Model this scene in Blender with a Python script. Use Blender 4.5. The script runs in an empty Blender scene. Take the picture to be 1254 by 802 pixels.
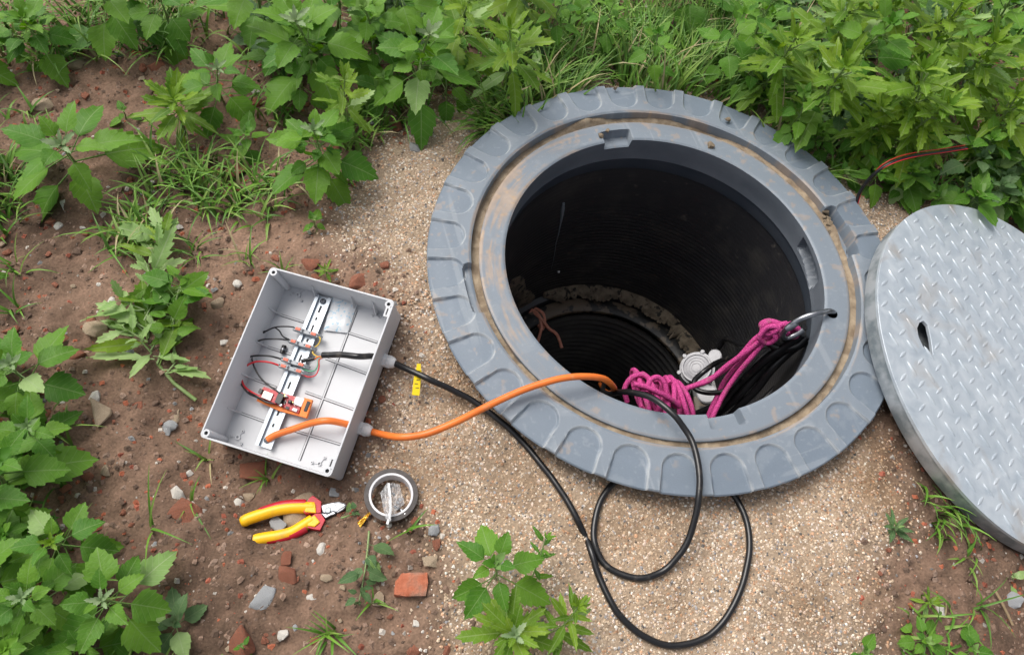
import bpy, bmesh, math, random
import numpy as np
from mathutils import Vector, Matrix, geometry
random.seed(7); rng = np.random.default_rng(7)
S = bpy.context.scene; C = S.collection
R2 = math.radians

# ------------------------------------------------------------------ camera, sky, sun, exposure
F = 927.0; H = 1.186
def cam_axes(nx=513.0, ny=911.4):
    n = np.array([nx-627, -(ny-401), -F]); n /= np.linalg.norm(n)
    Z = -n; X = np.array([1., 0, 0])-Z*Z[0]; X /= np.linalg.norm(X)
    return np.stack([X, np.cross(Z, X), Z])
M = cam_axes()
cd = bpy.data.cameras.new('camera'); cam = bpy.data.objects.new('camera', cd); C.objects.link(cam)
cd.sensor_fit = 'HORIZONTAL'; cd.sensor_width = 36; cd.lens = 36*F/1254; cd.clip_start = .02; cd.clip_end = 500
cam.matrix_world = Matrix.Translation((0, 0, H)) @ Matrix(M.tolist()).to_4x4()
S.camera = cam
SUN_EL, SUN_AZ = 58, 140          # azimuth measured counter-clockwise from +X: light comes from the upper left
W = bpy.data.worlds.new('World'); S.world = W; W.use_nodes = True
nt = W.node_tree; bg = nt.nodes['Background']
sky = nt.nodes.new('ShaderNodeTexSky'); sky.sky_type = 'NISHITA'; sky.sun_disc = False
sky.sun_elevation = R2(SUN_EL); sky.sun_rotation = R2(90-SUN_AZ); sky.dust_density = 5; sky.air_density = .8; sky.ozone_density = 1
hs = nt.nodes.new('ShaderNodeHueSaturation'); hs.inputs['Saturation'].default_value = .32
nt.links.new(sky.outputs[0], hs.inputs['Color']); nt.links.new(hs.outputs[0], bg.inputs[0]); bg.inputs[1].default_value = .105
sl = bpy.data.lights.new('sun', 'SUN'); sl.energy = 1.35; sl.angle = R2(40); sl.color = (1, .95, .88)
so = bpy.data.objects.new('sun', sl); C.objects.link(so)
sd = Vector((math.cos(R2(SUN_EL))*math.cos(R2(SUN_AZ)), math.cos(R2(SUN_EL))*math.sin(R2(SUN_AZ)), math.sin(R2(SUN_EL))))
so.rotation_euler = sd.to_track_quat('Z', 'Y').to_euler()
S.view_settings.view_transform = 'Standard'; S.view_settings.look = 'None'; S.view_settings.gamma = 1
S.view_settings.exposure = .78

# ------------------------------------------------------------------ helpers: pixels of the photo to points of the place
def ray(px, py): return np.array([(px-627)/F, -(py-401)/F, -1.]) @ M.T
def at(px, py, z):
    d = ray(px, py); return Vector(d*(z-H)/d[2]+np.array([0, 0, H]))
def proj(P):
    c = (np.asarray(P, float)-[0, 0, H]) @ M
    return 627+F*c[..., 0]/-c[..., 2], 401-F*c[..., 1]/-c[..., 2]
def hsh(ix, iy, s):
    h = (ix.astype(np.int64)*374761393+iy.astype(np.int64)*668265263+s*974711) & 0x7fffffff
    h = ((h ^ (h >> 13))*1274126177) & 0x7fffffff
    return ((h ^ (h >> 16)) & 0xffff)/65535.
def vnoise(x, y, s=0):
    x = np.asarray(x, float); y = np.asarray(y, float)
    ix, iy = np.floor(x), np.floor(y); fx, fy = x-ix, y-iy
    fx = fx*fx*(3-2*fx); fy = fy*fy*(3-2*fy)
    a, b, c, d = hsh(ix, iy, s), hsh(ix+1, iy, s), hsh(ix, iy+1, s), hsh(ix+1, iy+1, s)
    return (a*(1-fx)+b*fx)*(1-fy)+(c*(1-fx)+d*fx)*fy
def fbm(x, y, f, o=4, s=0):
    r = 0; a = .5
    for k in range(o): r = r+a*(vnoise(np.asarray(x)*f+17.3*k, np.asarray(y)*f-9.1*k, s+k)-.5); f *= 2.03; a *= .5
    return r
def sst(a, b, x):
    t = np.clip((np.asarray(x, float)-a)/(b-a), 0, 1); return t*t*(3-2*t)

# fixed poses of the large things
RC = Vector((.409, .779, 0))                                 # manhole axis
BOXR = Matrix(((.95, .268, -.163), (-.297, .935, -.196), (.1, .234, .967)))
_q = BOXR.to_quaternion(); _q.normalize(); BOXR = _q.to_matrix()
BL = .295; BW = BL*.7512; BH = BL*.2435
BOXO = Vector((-.2532*BL/.34, .6039*BL/.34, H-1.2827*BL/.34))
BOXN = BOXR @ Vector((0, 0, 1)); BOXF = BOXO-BOXN*BH
LIDC = Vector((1.086, .616, .019)); LIDN = Vector((.29, -.077, .954)).normalized(); LIDR = .35

def gh(x, y):
    x = np.asarray(x, float); y = np.asarray(y, float)
    r = np.hypot(x-RC.x, y-RC.y)
    h = .022*(1-sst(.5, .85, r))+.05*fbm(x, y, 1.1, 2, 3)*sst(.55, .8, r)
    h = h+.016*fbm(x, y, 9, 3, 11)
    pl = BOXF.z-(BOXN.x*(x-BOXF.x)+BOXN.y*(y-BOXF.y))/BOXN.z-.004
    d = np.hypot(x-BOXF.x, y-BOXF.y); w = 1-sst(.17, .33, d)
    h = h*(1-w)+(np.clip(pl, -.07, .06)+.006*fbm(x, y, 12, 2, 5))*w
    bxl = BOXR.transposed(); lx_ = bxl[0][0]*(x-BOXO.x)+bxl[0][1]*(y-BOXO.y)+bxl[0][2]*(pl-BOXO.z); ly_ = bxl[1][0]*(x-BOXO.x)+bxl[1][1]*(y-BOXO.y)+bxl[1][2]*(pl-BOXO.z)
    h = h-.017*sst(.002, .012, np.minimum(BW/2-np.abs(lx_), BL/2-np.abs(ly_)))
    ll = LIDC.z-(LIDN.x*(x-LIDC.x)+LIDN.y*(y-LIDC.y))/LIDN.z-.045
    wl = 1-sst(.36, .6, np.hypot(x-LIDC.x, y-LIDC.y))
    return h*(1-wl)+np.minimum(h, np.maximum(ll, -.25))*wl
def g1(x, y): return float(gh(x, y))
def onG(px, py, dz=0.):
    z = 0.
    for _ in range(6):
        p = at(px, py, z+dz); z = g1(p.x, p.y)
    p = at(px, py, z+dz); return p
SAND_PX = [(500, 150), (440, 205), (412, 262), (425, 305), (470, 345), (500, 372), (488, 470), (455, 555), (468, 628), (520, 650), (545, 700), (555, 900),
           (1030, 900), (1060, 770), (1082, 690), (1105, 650), (1085, 600), (1062, 560), (1050, 505), (1080, 430), (1110, 330), (1125, 262), (1070, 240), (1000, 160), (800, 90), (620, 110)]  # outline drawn in beside the cover; darker soil there adds to its painted shade
SANDP = np.array([at(a, b, 0)[:2] for a, b in SAND_PX])
def sandmask(x, y):
    x = np.asarray(x, float); y = np.asarray(y, float)
    x = x+.05*fbm(x, y, 9, 3, 31); y = y+.05*fbm(x, y, 9, 3, 37)
    ins = np.zeros(x.shape, bool); dist = np.full(x.shape, 9.)
    n = len(SANDP)
    for i in range(n):
        (ax, ay), (bx, by) = SANDP[i], SANDP[(i+1) % n]
        c = ((ay > y) != (by > y)) & (x < (bx-ax)*(y-ay)/(by-ay+1e-12)+ax); ins ^= c
        t = np.clip(((x-ax)*(bx-ax)+(y-ay)*(by-ay))/((bx-ax)**2+(by-ay)**2), 0, 1)
        dist = np.minimum(dist, np.hypot(x-ax-t*(bx-ax), y-ay-t*(by-ay)))
    sd_ = np.where(ins, dist, -dist)
    return sst(-.06, .075, sd_+.06*fbm(x, y, 25, 3, 41))

# ------------------------------------------------------------------ helpers: meshes and objects
class MB:
    def __init__(s): s.v = []; s.f = []; s.m = []
    def add(s, vs, fs, mi=0):
        o = len(s.v); s.v += [tuple(p) for p in vs]; s.f += [tuple(i+o for i in f) for f in fs]; s.m += [mi]*len(fs)
    def box(s, c, d, R=None, mi=0):
        c = Vector(c); vs = []
        for z in (-1, 1):
            for y in (-1, 1):
                for x in (-1, 1):
                    p = Vector((x*d[0]/2, y*d[1]/2, z*d[2]/2)); vs.append(c+(R @ p if R else p))
        s.add(vs, [(0, 2, 3, 1), (4, 5, 7, 6), (0, 1, 5, 4), (2, 6, 7, 3), (0, 4, 6, 2), (1, 3, 7, 5)], mi)
    def tube(s, path, r, seg=8, cap=True, mi=0, flat=1.):
        P = [Vector(p) for p in path]; n = len(P); vs = []; fs = []
        rr = r if isinstance(r, (list, tuple)) else [r]*n
        T = [(P[min(i+1, n-1)]-P[max(i-1, 0)]).normalized() for i in range(n)]
        N = T[0].orthogonal().normalized()
        for i in range(n):
            N = (N-T[i]*N.dot(T[i])).normalized(); B = T[i].cross(N)
            for k in range(seg):
                a = 2*math.pi*k/seg; vs.append(P[i]+(N*math.cos(a)+B*math.sin(a)*flat)*rr[i])
        for i in range(n-1):
            for k in range(seg):
                a, b = i*seg+k, i*seg+(k+1) % seg; fs.append((a, b, b+seg, a+seg))
        if cap: fs += [tuple(range(seg-1, -1, -1)), tuple((n-1)*seg+k for k in range(seg))]
        s.add(vs, fs, mi)
    def lathe(s, prof, seg=32, T=None, close=False, mi=0):
        vs = []; fs = []; n = len(prof)
        for k in range(seg):
            a = 2*math.pi*k/seg
            for r, z in prof:
                p = Vector((r*math.cos(a), r*math.sin(a), z)); vs.append(T @ p if T else p)
        for k in range(seg):
            for i in range(n if close else n-1):
                j = (i+1) % n; a = k*n; b = ((k+1) % seg)*n; fs.append((a+i, b+i, b+j, a+j))
        if not close:
            if prof[0][0] > 1e-6: fs.append(tuple(k*n for k in range(seg-1, -1, -1)))
            if prof[-1][0] > 1e-6: fs.append(tuple(k*n+n-1 for k in range(seg)))
        s.add(vs, fs, mi)
    def prism(s, pts, z0, z1, T=None, inset=0., holes=(), mi=0):
        loops = [list(pts)]+[list(h) for h in holes]
        flat = [p for l in loops for p in l]
        tri = geometry.tessellate_polygon([[Vector((p[0], p[1], 0)) for p in l] for l in loops])
        n = len(flat); c = Vector((sum(p[0] for p in pts)/len(pts), sum(p[1] for p in pts)/len(pts)))
        vs = [Vector((p[0], p[1], z0)) for p in flat]+[Vector((p[0], p[1], z1)) for p in flat]
        if T: vs = [T @ v for v in vs]
        fs = [(a, b, c_) for a, b, c_ in tri]+[(a+n, c_+n, b+n) for a, b, c_ in tri]
        o = 0
        for l in loops:
            k = len(l)
            for i in range(k): a, b = o+i, o+(i+1) % k; fs.append((a, b, b+n, a+n))
            o += k
        s.add(vs, fs, mi)
    def build(s, name, mats, parent=None, smooth=None, bevel=0, bseg=2):
        me = bpy.data.meshes.new(name); me.from_pydata([tuple(v) for v in s.v], [], s.f); me.validate(verbose=False)
        return finish(name, me, mats, parent, smooth, bevel, bseg, s.m)
def finish(name, me, mats, parent=None, smooth=None, bevel=0, bseg=2, mi=None):
    if not isinstance(mats, (list, tuple)): mats = [mats]
    for m in mats: me.materials.append(m)
    if mi and len(mats) > 1 and len(mi) == len(me.polygons): me.polygons.foreach_set('material_index', mi)
    bm = bmesh.new(); bm.from_mesh(me)
    if bevel:
        bmesh.ops.remove_doubles(bm, verts=bm.verts, dist=1e-6)
        bmesh.ops.recalc_face_normals(bm, faces=bm.faces)
        ed = [e for e in bm.edges if len(e.link_faces) == 2 and e.calc_face_angle(0) > .6]
        bmesh.ops.bevel(bm, geom=ed, offset=bevel, segments=bseg, affect='EDGES', profile=.6, clamp_overlap=True)
    else: bmesh.ops.recalc_face_normals(bm, faces=bm.faces)
    bm.to_mesh(me); bm.free()
    if smooth is not None:
        me.polygons.foreach_set('use_smooth', [True]*len(me.polygons)); me.set_sharp_from_angle(angle=R2(smooth))
    o = bpy.data.objects.new(name, me); C.objects.link(o)
    if parent: o.parent = parent
    return o
def npmesh(name, V, Fq, mat, col=None, parent=None, smooth=None):
    me = bpy.data.meshes.new(name); n, k = Fq.shape
    me.vertices.add(len(V)); me.vertices.foreach_set('co', np.ascontiguousarray(V, np.float32).ravel())
    me.loops.add(n*k); me.loops.foreach_set('vertex_index', np.ascontiguousarray(Fq, np.int32).ravel())
    me.polygons.add(n); me.polygons.foreach_set('loop_start', np.arange(0, n*k, k, dtype=np.int32)); me.update(calc_edges=True)
    if col is not None:
        a = me.color_attributes.new('tint', 'FLOAT_COLOR', 'POINT')
        a.data.foreach_set('color', np.concatenate([col, np.ones((len(col), 1))], 1).astype(np.float32).ravel())
    me.materials.append(mat)
    me.polygons.foreach_set('use_smooth', [smooth is not None]*n)
    if smooth is not None and smooth < 180: me.set_sharp_from_angle(angle=R2(smooth))
    o = bpy.data.objects.new(name, me); C.objects.link(o)
    if parent: o.parent = parent
    return o
def tag(o, label=None, cat=None, group=None, kind=None):
    if label: o['label'] = label
    if cat: o['category'] = cat
    if group: o['group'] = group
    if kind: o['kind'] = kind
    return o
def thing(name, label, cat, loc=(0, 0, 0), group=None, rot=None):
    o = bpy.data.objects.new(name, None); C.objects.link(o); o.empty_display_size = .02
    mw = (rot.to_4x4() if rot else Matrix.Identity(4)); mw.translation = Vector(loc); o.matrix_world = mw
    return tag(o, label, cat, group)
def curve(pts, n=8):
    P = [Vector(p) for p in pts]; P = [P[0]*2-P[1]]+P+[P[-1]*2-P[-2]]; out = []
    for i in range(1, len(P)-2):
        a, b, c, d = P[i-1:i+3]
        for k in range(n):
            t = k/n; out.append(.5*((2*b)+(c-a)*t+(2*a-5*b+4*c-d)*t*t+(3*b-a-3*c+d)*t**3))
    out.append(P[-2]); return out

# ------------------------------------------------------------------ materials
def mat(name, col, rough=.5, metal=0., col2=None, nscale=20., lo=.4, hi=.6, bump=0., bscale=60., spec=.5, trans=0., detail=5., stain=None, coat=0., ndist=0.):
    m = bpy.data.materials.new(name); m.use_nodes = True; t = m.node_tree; b = t.nodes['Principled BSDF']
    b.inputs['Roughness'].default_value = rough; b.inputs['Metallic'].default_value = metal; b.inputs['Specular IOR Level'].default_value = spec
    b.inputs['Base Color'].default_value = (*col, 1); b.inputs['Coat Weight'].default_value = coat
    tc = t.nodes.new('ShaderNodeTexCoord').outputs['Object']
    cur = None
    def noise(sc, det=detail):
        n = t.nodes.new('ShaderNodeTexNoise'); n.inputs['Scale'].default_value = sc; n.inputs['Detail'].default_value = det; n.inputs['Distortion'].default_value = ndist
        t.links.new(tc, n.inputs['Vector']); return n.outputs['Fac']
    def mixc(fac, a, c2):
        x = t.nodes.new('ShaderNodeMix'); x.data_type = 'RGBA'; t.links.new(fac, x.inputs[0])
        if hasattr(a, 'links'): t.links.new(a, x.inputs[6])
        else: x.inputs[6].default_value = (*a, 1)
        x.inputs[7].default_value = (*c2, 1); return x.outputs[2]
    def ramp(f, l, h_):
        x = t.nodes.new('ShaderNodeMapRange'); x.inputs[1].default_value = l; x.inputs[2].default_value = h_; t.links.new(f, x.inputs[0]); return x.outputs[0]
    cur = col
    if col2: cur = mixc(ramp(noise(nscale), lo, hi), cur, col2)
    if stain:                                                 # (colour, scale, low, high)
        cur = mixc(ramp(noise(stain[1], 8), stain[2], stain[3]), cur, stain[0])
    if hasattr(cur, 'links'): t.links.new(cur, b.inputs['Base Color'])
    if bump:
        bn = t.nodes.new('ShaderNodeBump'); bn.inputs['Strength'].default_value = bump; bn.inputs['Distance'].default_value = .002
        t.links.new(noise(bscale), bn.inputs['Height']); t.links.new(bn.outputs[0], b.inputs['Normal'])
    if trans: b.inputs['Transmission Weight'].default_value = trans
    return m
def leafmat(name, c1, c2, vein, tr):
    m = bpy.data.materials.new(name); m.use_nodes = True; t = m.node_tree; b = t.nodes['Principled BSDF']; L = t.links.new
    tc = t.nodes.new('ShaderNodeTexCoord'); sp = t.nodes.new('ShaderNodeSeparateXYZ'); L(tc.outputs['Object'], sp.inputs[0])
    oi = t.nodes.new('ShaderNodeObjectInfo')
    def ma(op, a, c=None, d=None):
        x = t.nodes.new('ShaderNodeMath'); x.operation = op
        for i, v in enumerate((a, c, d)):
            if v is None: continue
            if hasattr(v, 'links'): L(v, x.inputs[i])
            else: x.inputs[i].default_value = v
        return x.outputs[0]
    ax = ma('ABSOLUTE', sp.outputs[0])
    fr = ma('FRACT', ma('MULTIPLY', ma('SUBTRACT', sp.outputs[1], ma('MULTIPLY', ax, .75)), 6.5))
    lat = ma('LESS_THAN', ma('ABSOLUTE', ma('SUBTRACT', fr, .5)), .05)
    mid = ma('LESS_THAN', ax, .012)
    v = ma('MAXIMUM', mid, ma('MULTIPLY', lat, .5))
    mx = t.nodes.new('ShaderNodeMix'); mx.data_type = 'RGBA'; mx.inputs[6].default_value = (*c1, 1); mx.inputs[7].default_value = (*c2, 1)
    no = t.nodes.new('ShaderNodeTexNoise'); no.inputs['Scale'].default_value = 4; L(tc.outputs['Object'], no.inputs['Vector'])
    L(ma('ADD', ma('MULTIPLY', oi.outputs['Random'], .75), ma('MULTIPLY', ma('SUBTRACT', no.outputs['Fac'], .3), .5)), mx.inputs[0])
    m2 = t.nodes.new('ShaderNodeMix'); m2.data_type = 'RGBA'; L(ma('MULTIPLY', v, .55), m2.inputs[0]); L(mx.outputs[2], m2.inputs[6]); m2.inputs[7].default_value = (*vein, 1)
    L(m2.outputs[2], b.inputs['Base Color']); b.inputs['Roughness'].default_value = .5; b.inputs['Specular IOR Level'].default_value = .22
    bn = t.nodes.new('ShaderNodeBump'); bn.inputs['Strength'].default_value = .5; bn.inputs['Distance'].default_value = .002
    n2 = t.nodes.new('ShaderNodeTexNoise'); n2.inputs['Scale'].default_value = 14; L(tc.outputs['Object'], n2.inputs['Vector'])
    L(ma('ADD', ma('MULTIPLY', v, -.6), n2.outputs['Fac']), bn.inputs['Height']); L(bn.outputs[0], b.inputs['Normal'])
    tl = t.nodes.new('ShaderNodeBsdfTranslucent'); ms = t.nodes.new('ShaderNodeMixShader'); ms.inputs[0].default_value = tr
    hsn = t.nodes.new('ShaderNodeHueSaturation'); hsn.inputs['Value'].default_value = 1.4; hsn.inputs['Saturation'].default_value = 1.15
    L(m2.outputs[2], hsn.inputs['Color']); L(hsn.outputs[0], tl.inputs['Color'])
    L(b.outputs[0], ms.inputs[1]); L(tl.outputs[0], ms.inputs[2]); L(ms.outputs[0], t.nodes['Material Output'].inputs[0])
    return m
def tintmat(name, rough=.9, bump=.4, bscale=400., spec=.25, var=.35):
    m = bpy.data.materials.new(name); m.use_nodes = True; t = m.node_tree; b = t.nodes['Principled BSDF']
    a = t.nodes.new('ShaderNodeAttribute'); a.attribute_name = 'tint'
    tc = t.nodes.new('ShaderNodeTexCoord'); n = t.nodes.new('ShaderNodeTexNoise'); n.inputs['Scale'].default_value = bscale; n.inputs['Detail'].default_value = 6
    t.links.new(tc.outputs['Object'], n.inputs['Vector'])
    mr = t.nodes.new('ShaderNodeMapRange'); mr.inputs[1].default_value = .25; mr.inputs[2].default_value = .75; mr.inputs[3].default_value = 1-var; mr.inputs[4].default_value = 1+var
    t.links.new(n.outputs['Fac'], mr.inputs[0])
    h = t.nodes.new('ShaderNodeHueSaturation'); t.links.new(mr.outputs[0], h.inputs['Value']); t.links.new(a.outputs['Color'], h.inputs['Color'])
    t.links.new(h.outputs[0], b.inputs['Base Color']); b.inputs['Roughness'].default_value = rough; b.inputs['Specular IOR Level'].default_value = spec
    bn = t.nodes.new('ShaderNodeBump'); bn.inputs['Strength'].default_value = bump; bn.inputs['Distance'].default_value = .002
    t.links.new(n.outputs['Fac'], bn.inputs['Height']); t.links.new(bn.outputs[0], b.inputs['Normal'])
    return m
MT = dict(
    ground=tintmat('ground_earth', .95, .7, 260.), grit=tintmat('grit_grains', .8, .3, 900., .35, .15), grassm=tintmat('grass_blade', .5, .0, 30., .35, .1),
    collar=tintmat('grey_plastic', .5, .06, 500., .45, .05),
    inwall=mat('dark_grey_plastic', (.12, .14, .165), .5, col2=(.15, .17, .195), nscale=12, bump=.1, bscale=200),
    seal=mat('dark_seal_rubber', (.035, .046, .062), .5, col2=(.05, .06, .075), nscale=9),
    black=mat('black_polyethylene', (.030, .030, .033), .30, col2=(.055, .053, .05), nscale=16, lo=.5, hi=.75, bump=.1, bscale=120, stain=((.10, .09, .08), 55, .64, .78)),
    pipe=mat('black_ribbed_pipe', (.045, .045, .048), .25, col2=(.07, .068, .065), nscale=14), mud=mat('dried_mud', (.20, .15, .10), .95, col2=(.33, .26, .18), nscale=40, bump=1., bscale=150), silt=mat('dark_silt', (.13, .105, .075), .95, col2=(.22, .18, .13), nscale=50, bump=1., bscale=170, stain=((.03, .028, .025), 60, .56, .62)),
    mudring=mat('muddy_black_ring', (.014, .014, .014), .45, col2=(.15, .115, .08), nscale=24, lo=.49, hi=.55, bump=.6, bscale=90),
    galv=mat('galvanised_steel', (.43, .49, .545), .44, .42, col2=(.61, .66, .70), nscale=30, lo=.30, hi=.70, bump=.1, bscale=250, stain=((.40, .34, .28), 9, .57, .80), ndist=.8),
    galvd=mat('galvanised_rim', (.25, .29, .31), .5, .5, col2=(.50, .53, .55), nscale=30, bump=.1, bscale=90),
    boxp=mat('pale_grey_box_plastic', (.50, .51, .53), .5, col2=(.54, .55, .57), nscale=8, stain=((.42, .41, .39), 40, .68, .95)),
    rail=mat('zinc_rail', (.42, .48, .54), .4, .6, col2=(.50, .55, .60), nscale=20),
    dark=mat('dark_slot', (.02, .02, .022), .6), groove=mat('groove_shade', (.10, .10, .11), .7), term=mat('terminal_grey', (.30, .32, .34), .5, col2=(.34, .36, .38), nscale=40),
    ored=mat('orange_red_lever', (.62, .10, .04), .4), pcb=mat('red_circuit_board', (.42, .02, .03), .35, col2=(.55, .25, .22), nscale=260, lo=.6, hi=.66),
    orange=mat('orange_printed_plastic', (.78, .19, .015), .5, bump=.2, bscale=500), chip=mat('silver_can', (.55, .53, .48), .35, .6),
    blackp=mat('black_plastic', (.012, .012, .013), .35, bump=.05, bscale=300), jointw=mat('grey_white_plastic', (.40, .40, .42), .45, col2=(.34, .34, .36), nscale=40), white=mat('white_plastic', (.72, .72, .72), .4, col2=(.66, .66, .66), nscale=30),
    brass=mat('pale_brass', (.6, .5, .25), .35, .8), steel=mat('bright_steel', (.40, .41, .43), .3, .95, col2=(.24, .25, .27), nscale=60),
    cord=mat('orange_cable_sheath', (.80, .19, .03), .42, col2=(.72, .16, .025), nscale=18, stain=((.6, .3, .15), 40, .62, .8)),
    cable=mat('black_cable_sheath', (.009, .009, .010), .3, bump=.04, bscale=200, stain=((.07, .06, .05), 70, .60, .8)),
    redw=mat('red_wire', (.55, .01, .02), .4), yelw=mat('yellow_wire', (.62, .42, .06), .4), grnw=mat('green_wire', (.08, .32, .18), .4),
    tagy=mat('yellow_tag', (.85, .62, .01), .4), hyel=mat('yellow_grip', (.86, .47, .005), .42, bump=.06, bscale=400, stain=((.55, .33, .05), 55, .55, .78)), hred=mat('red_grip', (.48, .008, .025), .45, bump=.1, bscale=400, stain=((.30, .06, .04), 60, .56, .8)),
    pink=mat('pink_rope', (.58, .06, .26), .75, col2=(.40, .03, .17), nscale=420, lo=.42, hi=.58, bump=1., bscale=420, stain=((.24, .10, .12), 60, .56, .75)),
    copper=mat('salmon_cord', (.85, .38, .27), .6, col2=(.72, .28, .19), nscale=90, bump=.4, bscale=300),
    tapeb=mat('brown_tape', (.035, .022, .016), .18, coat=.3), tapes=mat('tape_roll_side', (.034, .027, .025), .45, col2=(.055, .045, .042), nscale=120), core=mat('white_card_core', (.66, .65, .66), .6, col2=(.58, .58, .6), nscale=25),
    blue=mat('faint_blue_print', (.68, .70, .72), .4, col2=(.35, .55, .68), nscale=180, lo=.56, hi=.62), gold=mat('golden_tape', (.6, .33, .03), .2, .4),
    brick=mat('brick_red', (.37, .11, .055), .9, col2=(.46, .16, .09), nscale=45, bump=1., bscale=220, stain=((.22, .14, .10), 34, .46, .64)),
    stoneg=mat('grey_stone', (.27, .28, .29), .85, col2=(.36, .37, .38), nscale=60, bump=.6, bscale=200, stain=((.2, .15, .11), 30, .58, .75)),
    stonet=mat('tan_stone', (.34, .25, .16), .9, col2=(.42, .34, .25), nscale=40, bump=.6, bscale=160, stain=((.22, .15, .10), 25, .5, .7)),
    stonew=mat('pale_stone', (.48, .45, .40), .8, col2=(.56, .54, .5), nscale=50, bump=.4, bscale=200, stain=((.3, .23, .17), 40, .55, .7)),
    clod=mat('earth_clod', (.19, .12, .085), .97, col2=(.25, .165, .12), nscale=60, bump=1., bscale=200),
    glue=mat('dried_glue', (.22, .25, .27), .3), stem=mat('green_stem', (.17, .26, .08), .55, col2=(.22, .3, .12), nscale=30),
    twig=mat('dry_twig', (.25, .18, .1), .8), shoot=leafmat('pale_shoot', (.24, .33, .17), (.18, .29, .11), (.34, .42, .24), .25),
    leafA=leafmat('broad_leaf', (.052, .165, .016), (.15, .30, .030), (.22, .33, .12), .28), leafB=leafmat('lobed_leaf', (.08, .19, .017), (.225, .345, .030), (.27, .37, .13), .3),
    leafD=leafmat('dull_leaf', (.065, .14, .05), (.12, .20, .08), (.2, .27, .13), .25), leafP=leafmat('wilted_pale_leaf', (.20, .35, .095), (.36, .50, .20), (.38, .48, .26), .3),
)
def filmmat():
    m = bpy.data.materials.new('clear_film'); m.use_nodes = True; t = m.node_tree; b = t.nodes['Principled BSDF']
    b.inputs['Base Color'].default_value = (.8, .82, .84, 1); b.inputs['Roughness'].default_value = .18; b.inputs['Alpha'].default_value = .42; b.inputs['Specular IOR Level'].default_value = .8
    return m
MT['film'] = filmmat()

# ------------------------------------------------------------------ ground sheet with the shaft opening
def axis_grid(lo, hi, st, far):
    a = list(np.arange(lo, hi, st)); s = st; x = a[-1]
    while x < far: s *= 1.35; x += s; a.append(x)
    s = st; x = lo
    while x > -far: s *= 1.35; x -= s; a.insert(0, x)
    return np.array(a)
gx = axis_grid(-.95, 1.5, .0065, 40); gy = axis_grid(-.12, 2.1, .0065, 40)
def micro(x, y, m): return .021*fbm(x, y, 40, 3, 51)*(1-.65*m)+.017*np.maximum(0, fbm(x, y, 22, 3, 53)-.03)*(1-m)*2+.006*fbm(x, y, 130, 2, 57)
X, Y = np.meshgrid(gx, gy)
fine = sst(2.6, 1.6, np.hypot(X-.3, Y-.9))
sm = sandmask(X, Y)
Zg = gh(X, Y)+fine*(micro(X, Y, sm))
ridge = np.abs(fbm(X, Y, 6, 3, 71)); Zg -= fine*(1-sm)*.010*(1-sst(0, .008, ridge))*(vnoise(X*3, Y*3, 5) > .55)   # drying cracks
V = np.stack([X, Y, Zg], -1).reshape(-1, 3); ny_, nx_ = X.shape
idx = np.arange(ny_*nx_).reshape(ny_, nx_)
Q = np.stack([idx[:-1, :-1], idx[:-1, 1:], idx[1:, 1:], idx[1:, :-1]], -1).reshape(-1, 4)
cen = V[Q].mean(1); Q = Q[np.hypot(cen[:, 0]-RC.x, cen[:, 1]-RC.y) > .365]
n1 = fbm(X, Y, 3, 4, 61)[..., None]; n2 = fbm(X, Y, 60, 3, 63)[..., None]; n3 = fbm(X, Y, 7, 3, 67)[..., None]
soil = np.array([.178, .113, .078])*(1+1.0*n1+.8*n3)+n2*np.array([.12, .07, .05])
sand = np.array([.34, .255, .18])*(1+.5*n3)+n2*np.array([.12, .1, .08])
damp = sst(.10, .2, n3+.15*n1)*.22
def damp_shade(x, y):
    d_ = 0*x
    for px, py, r_, k_ in ((1060, 598, .06, .45), (1080, 560, .05, .45), (1085, 620, .05, .4), (560, 480, .08, .28), (515, 590, .07, .25), (640, 600, .07, .2), (470, 400, .06, .2), (770, 650, .08, .22), (720, 650, .035, .35), (980, 740, .05, .3), (940, 560, .10, .18), (1075, 735, .05, .3), (640, 790, .06, .25), (820, 740, .04, .18)):  # first blobs, beside the leaning cover, also paint its shade; the rest are damp
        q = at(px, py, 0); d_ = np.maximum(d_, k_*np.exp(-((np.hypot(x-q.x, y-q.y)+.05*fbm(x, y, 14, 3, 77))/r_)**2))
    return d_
dp = damp_shade(X, Y)[..., None]; sand = sand*(1-damp)*(1-dp*np.array([.75, .95, 1.15]))
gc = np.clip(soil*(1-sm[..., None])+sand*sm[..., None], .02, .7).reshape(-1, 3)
tag(npmesh('ground', V, Q, MT['ground'], gc, smooth=180), kind='structure')

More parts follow.
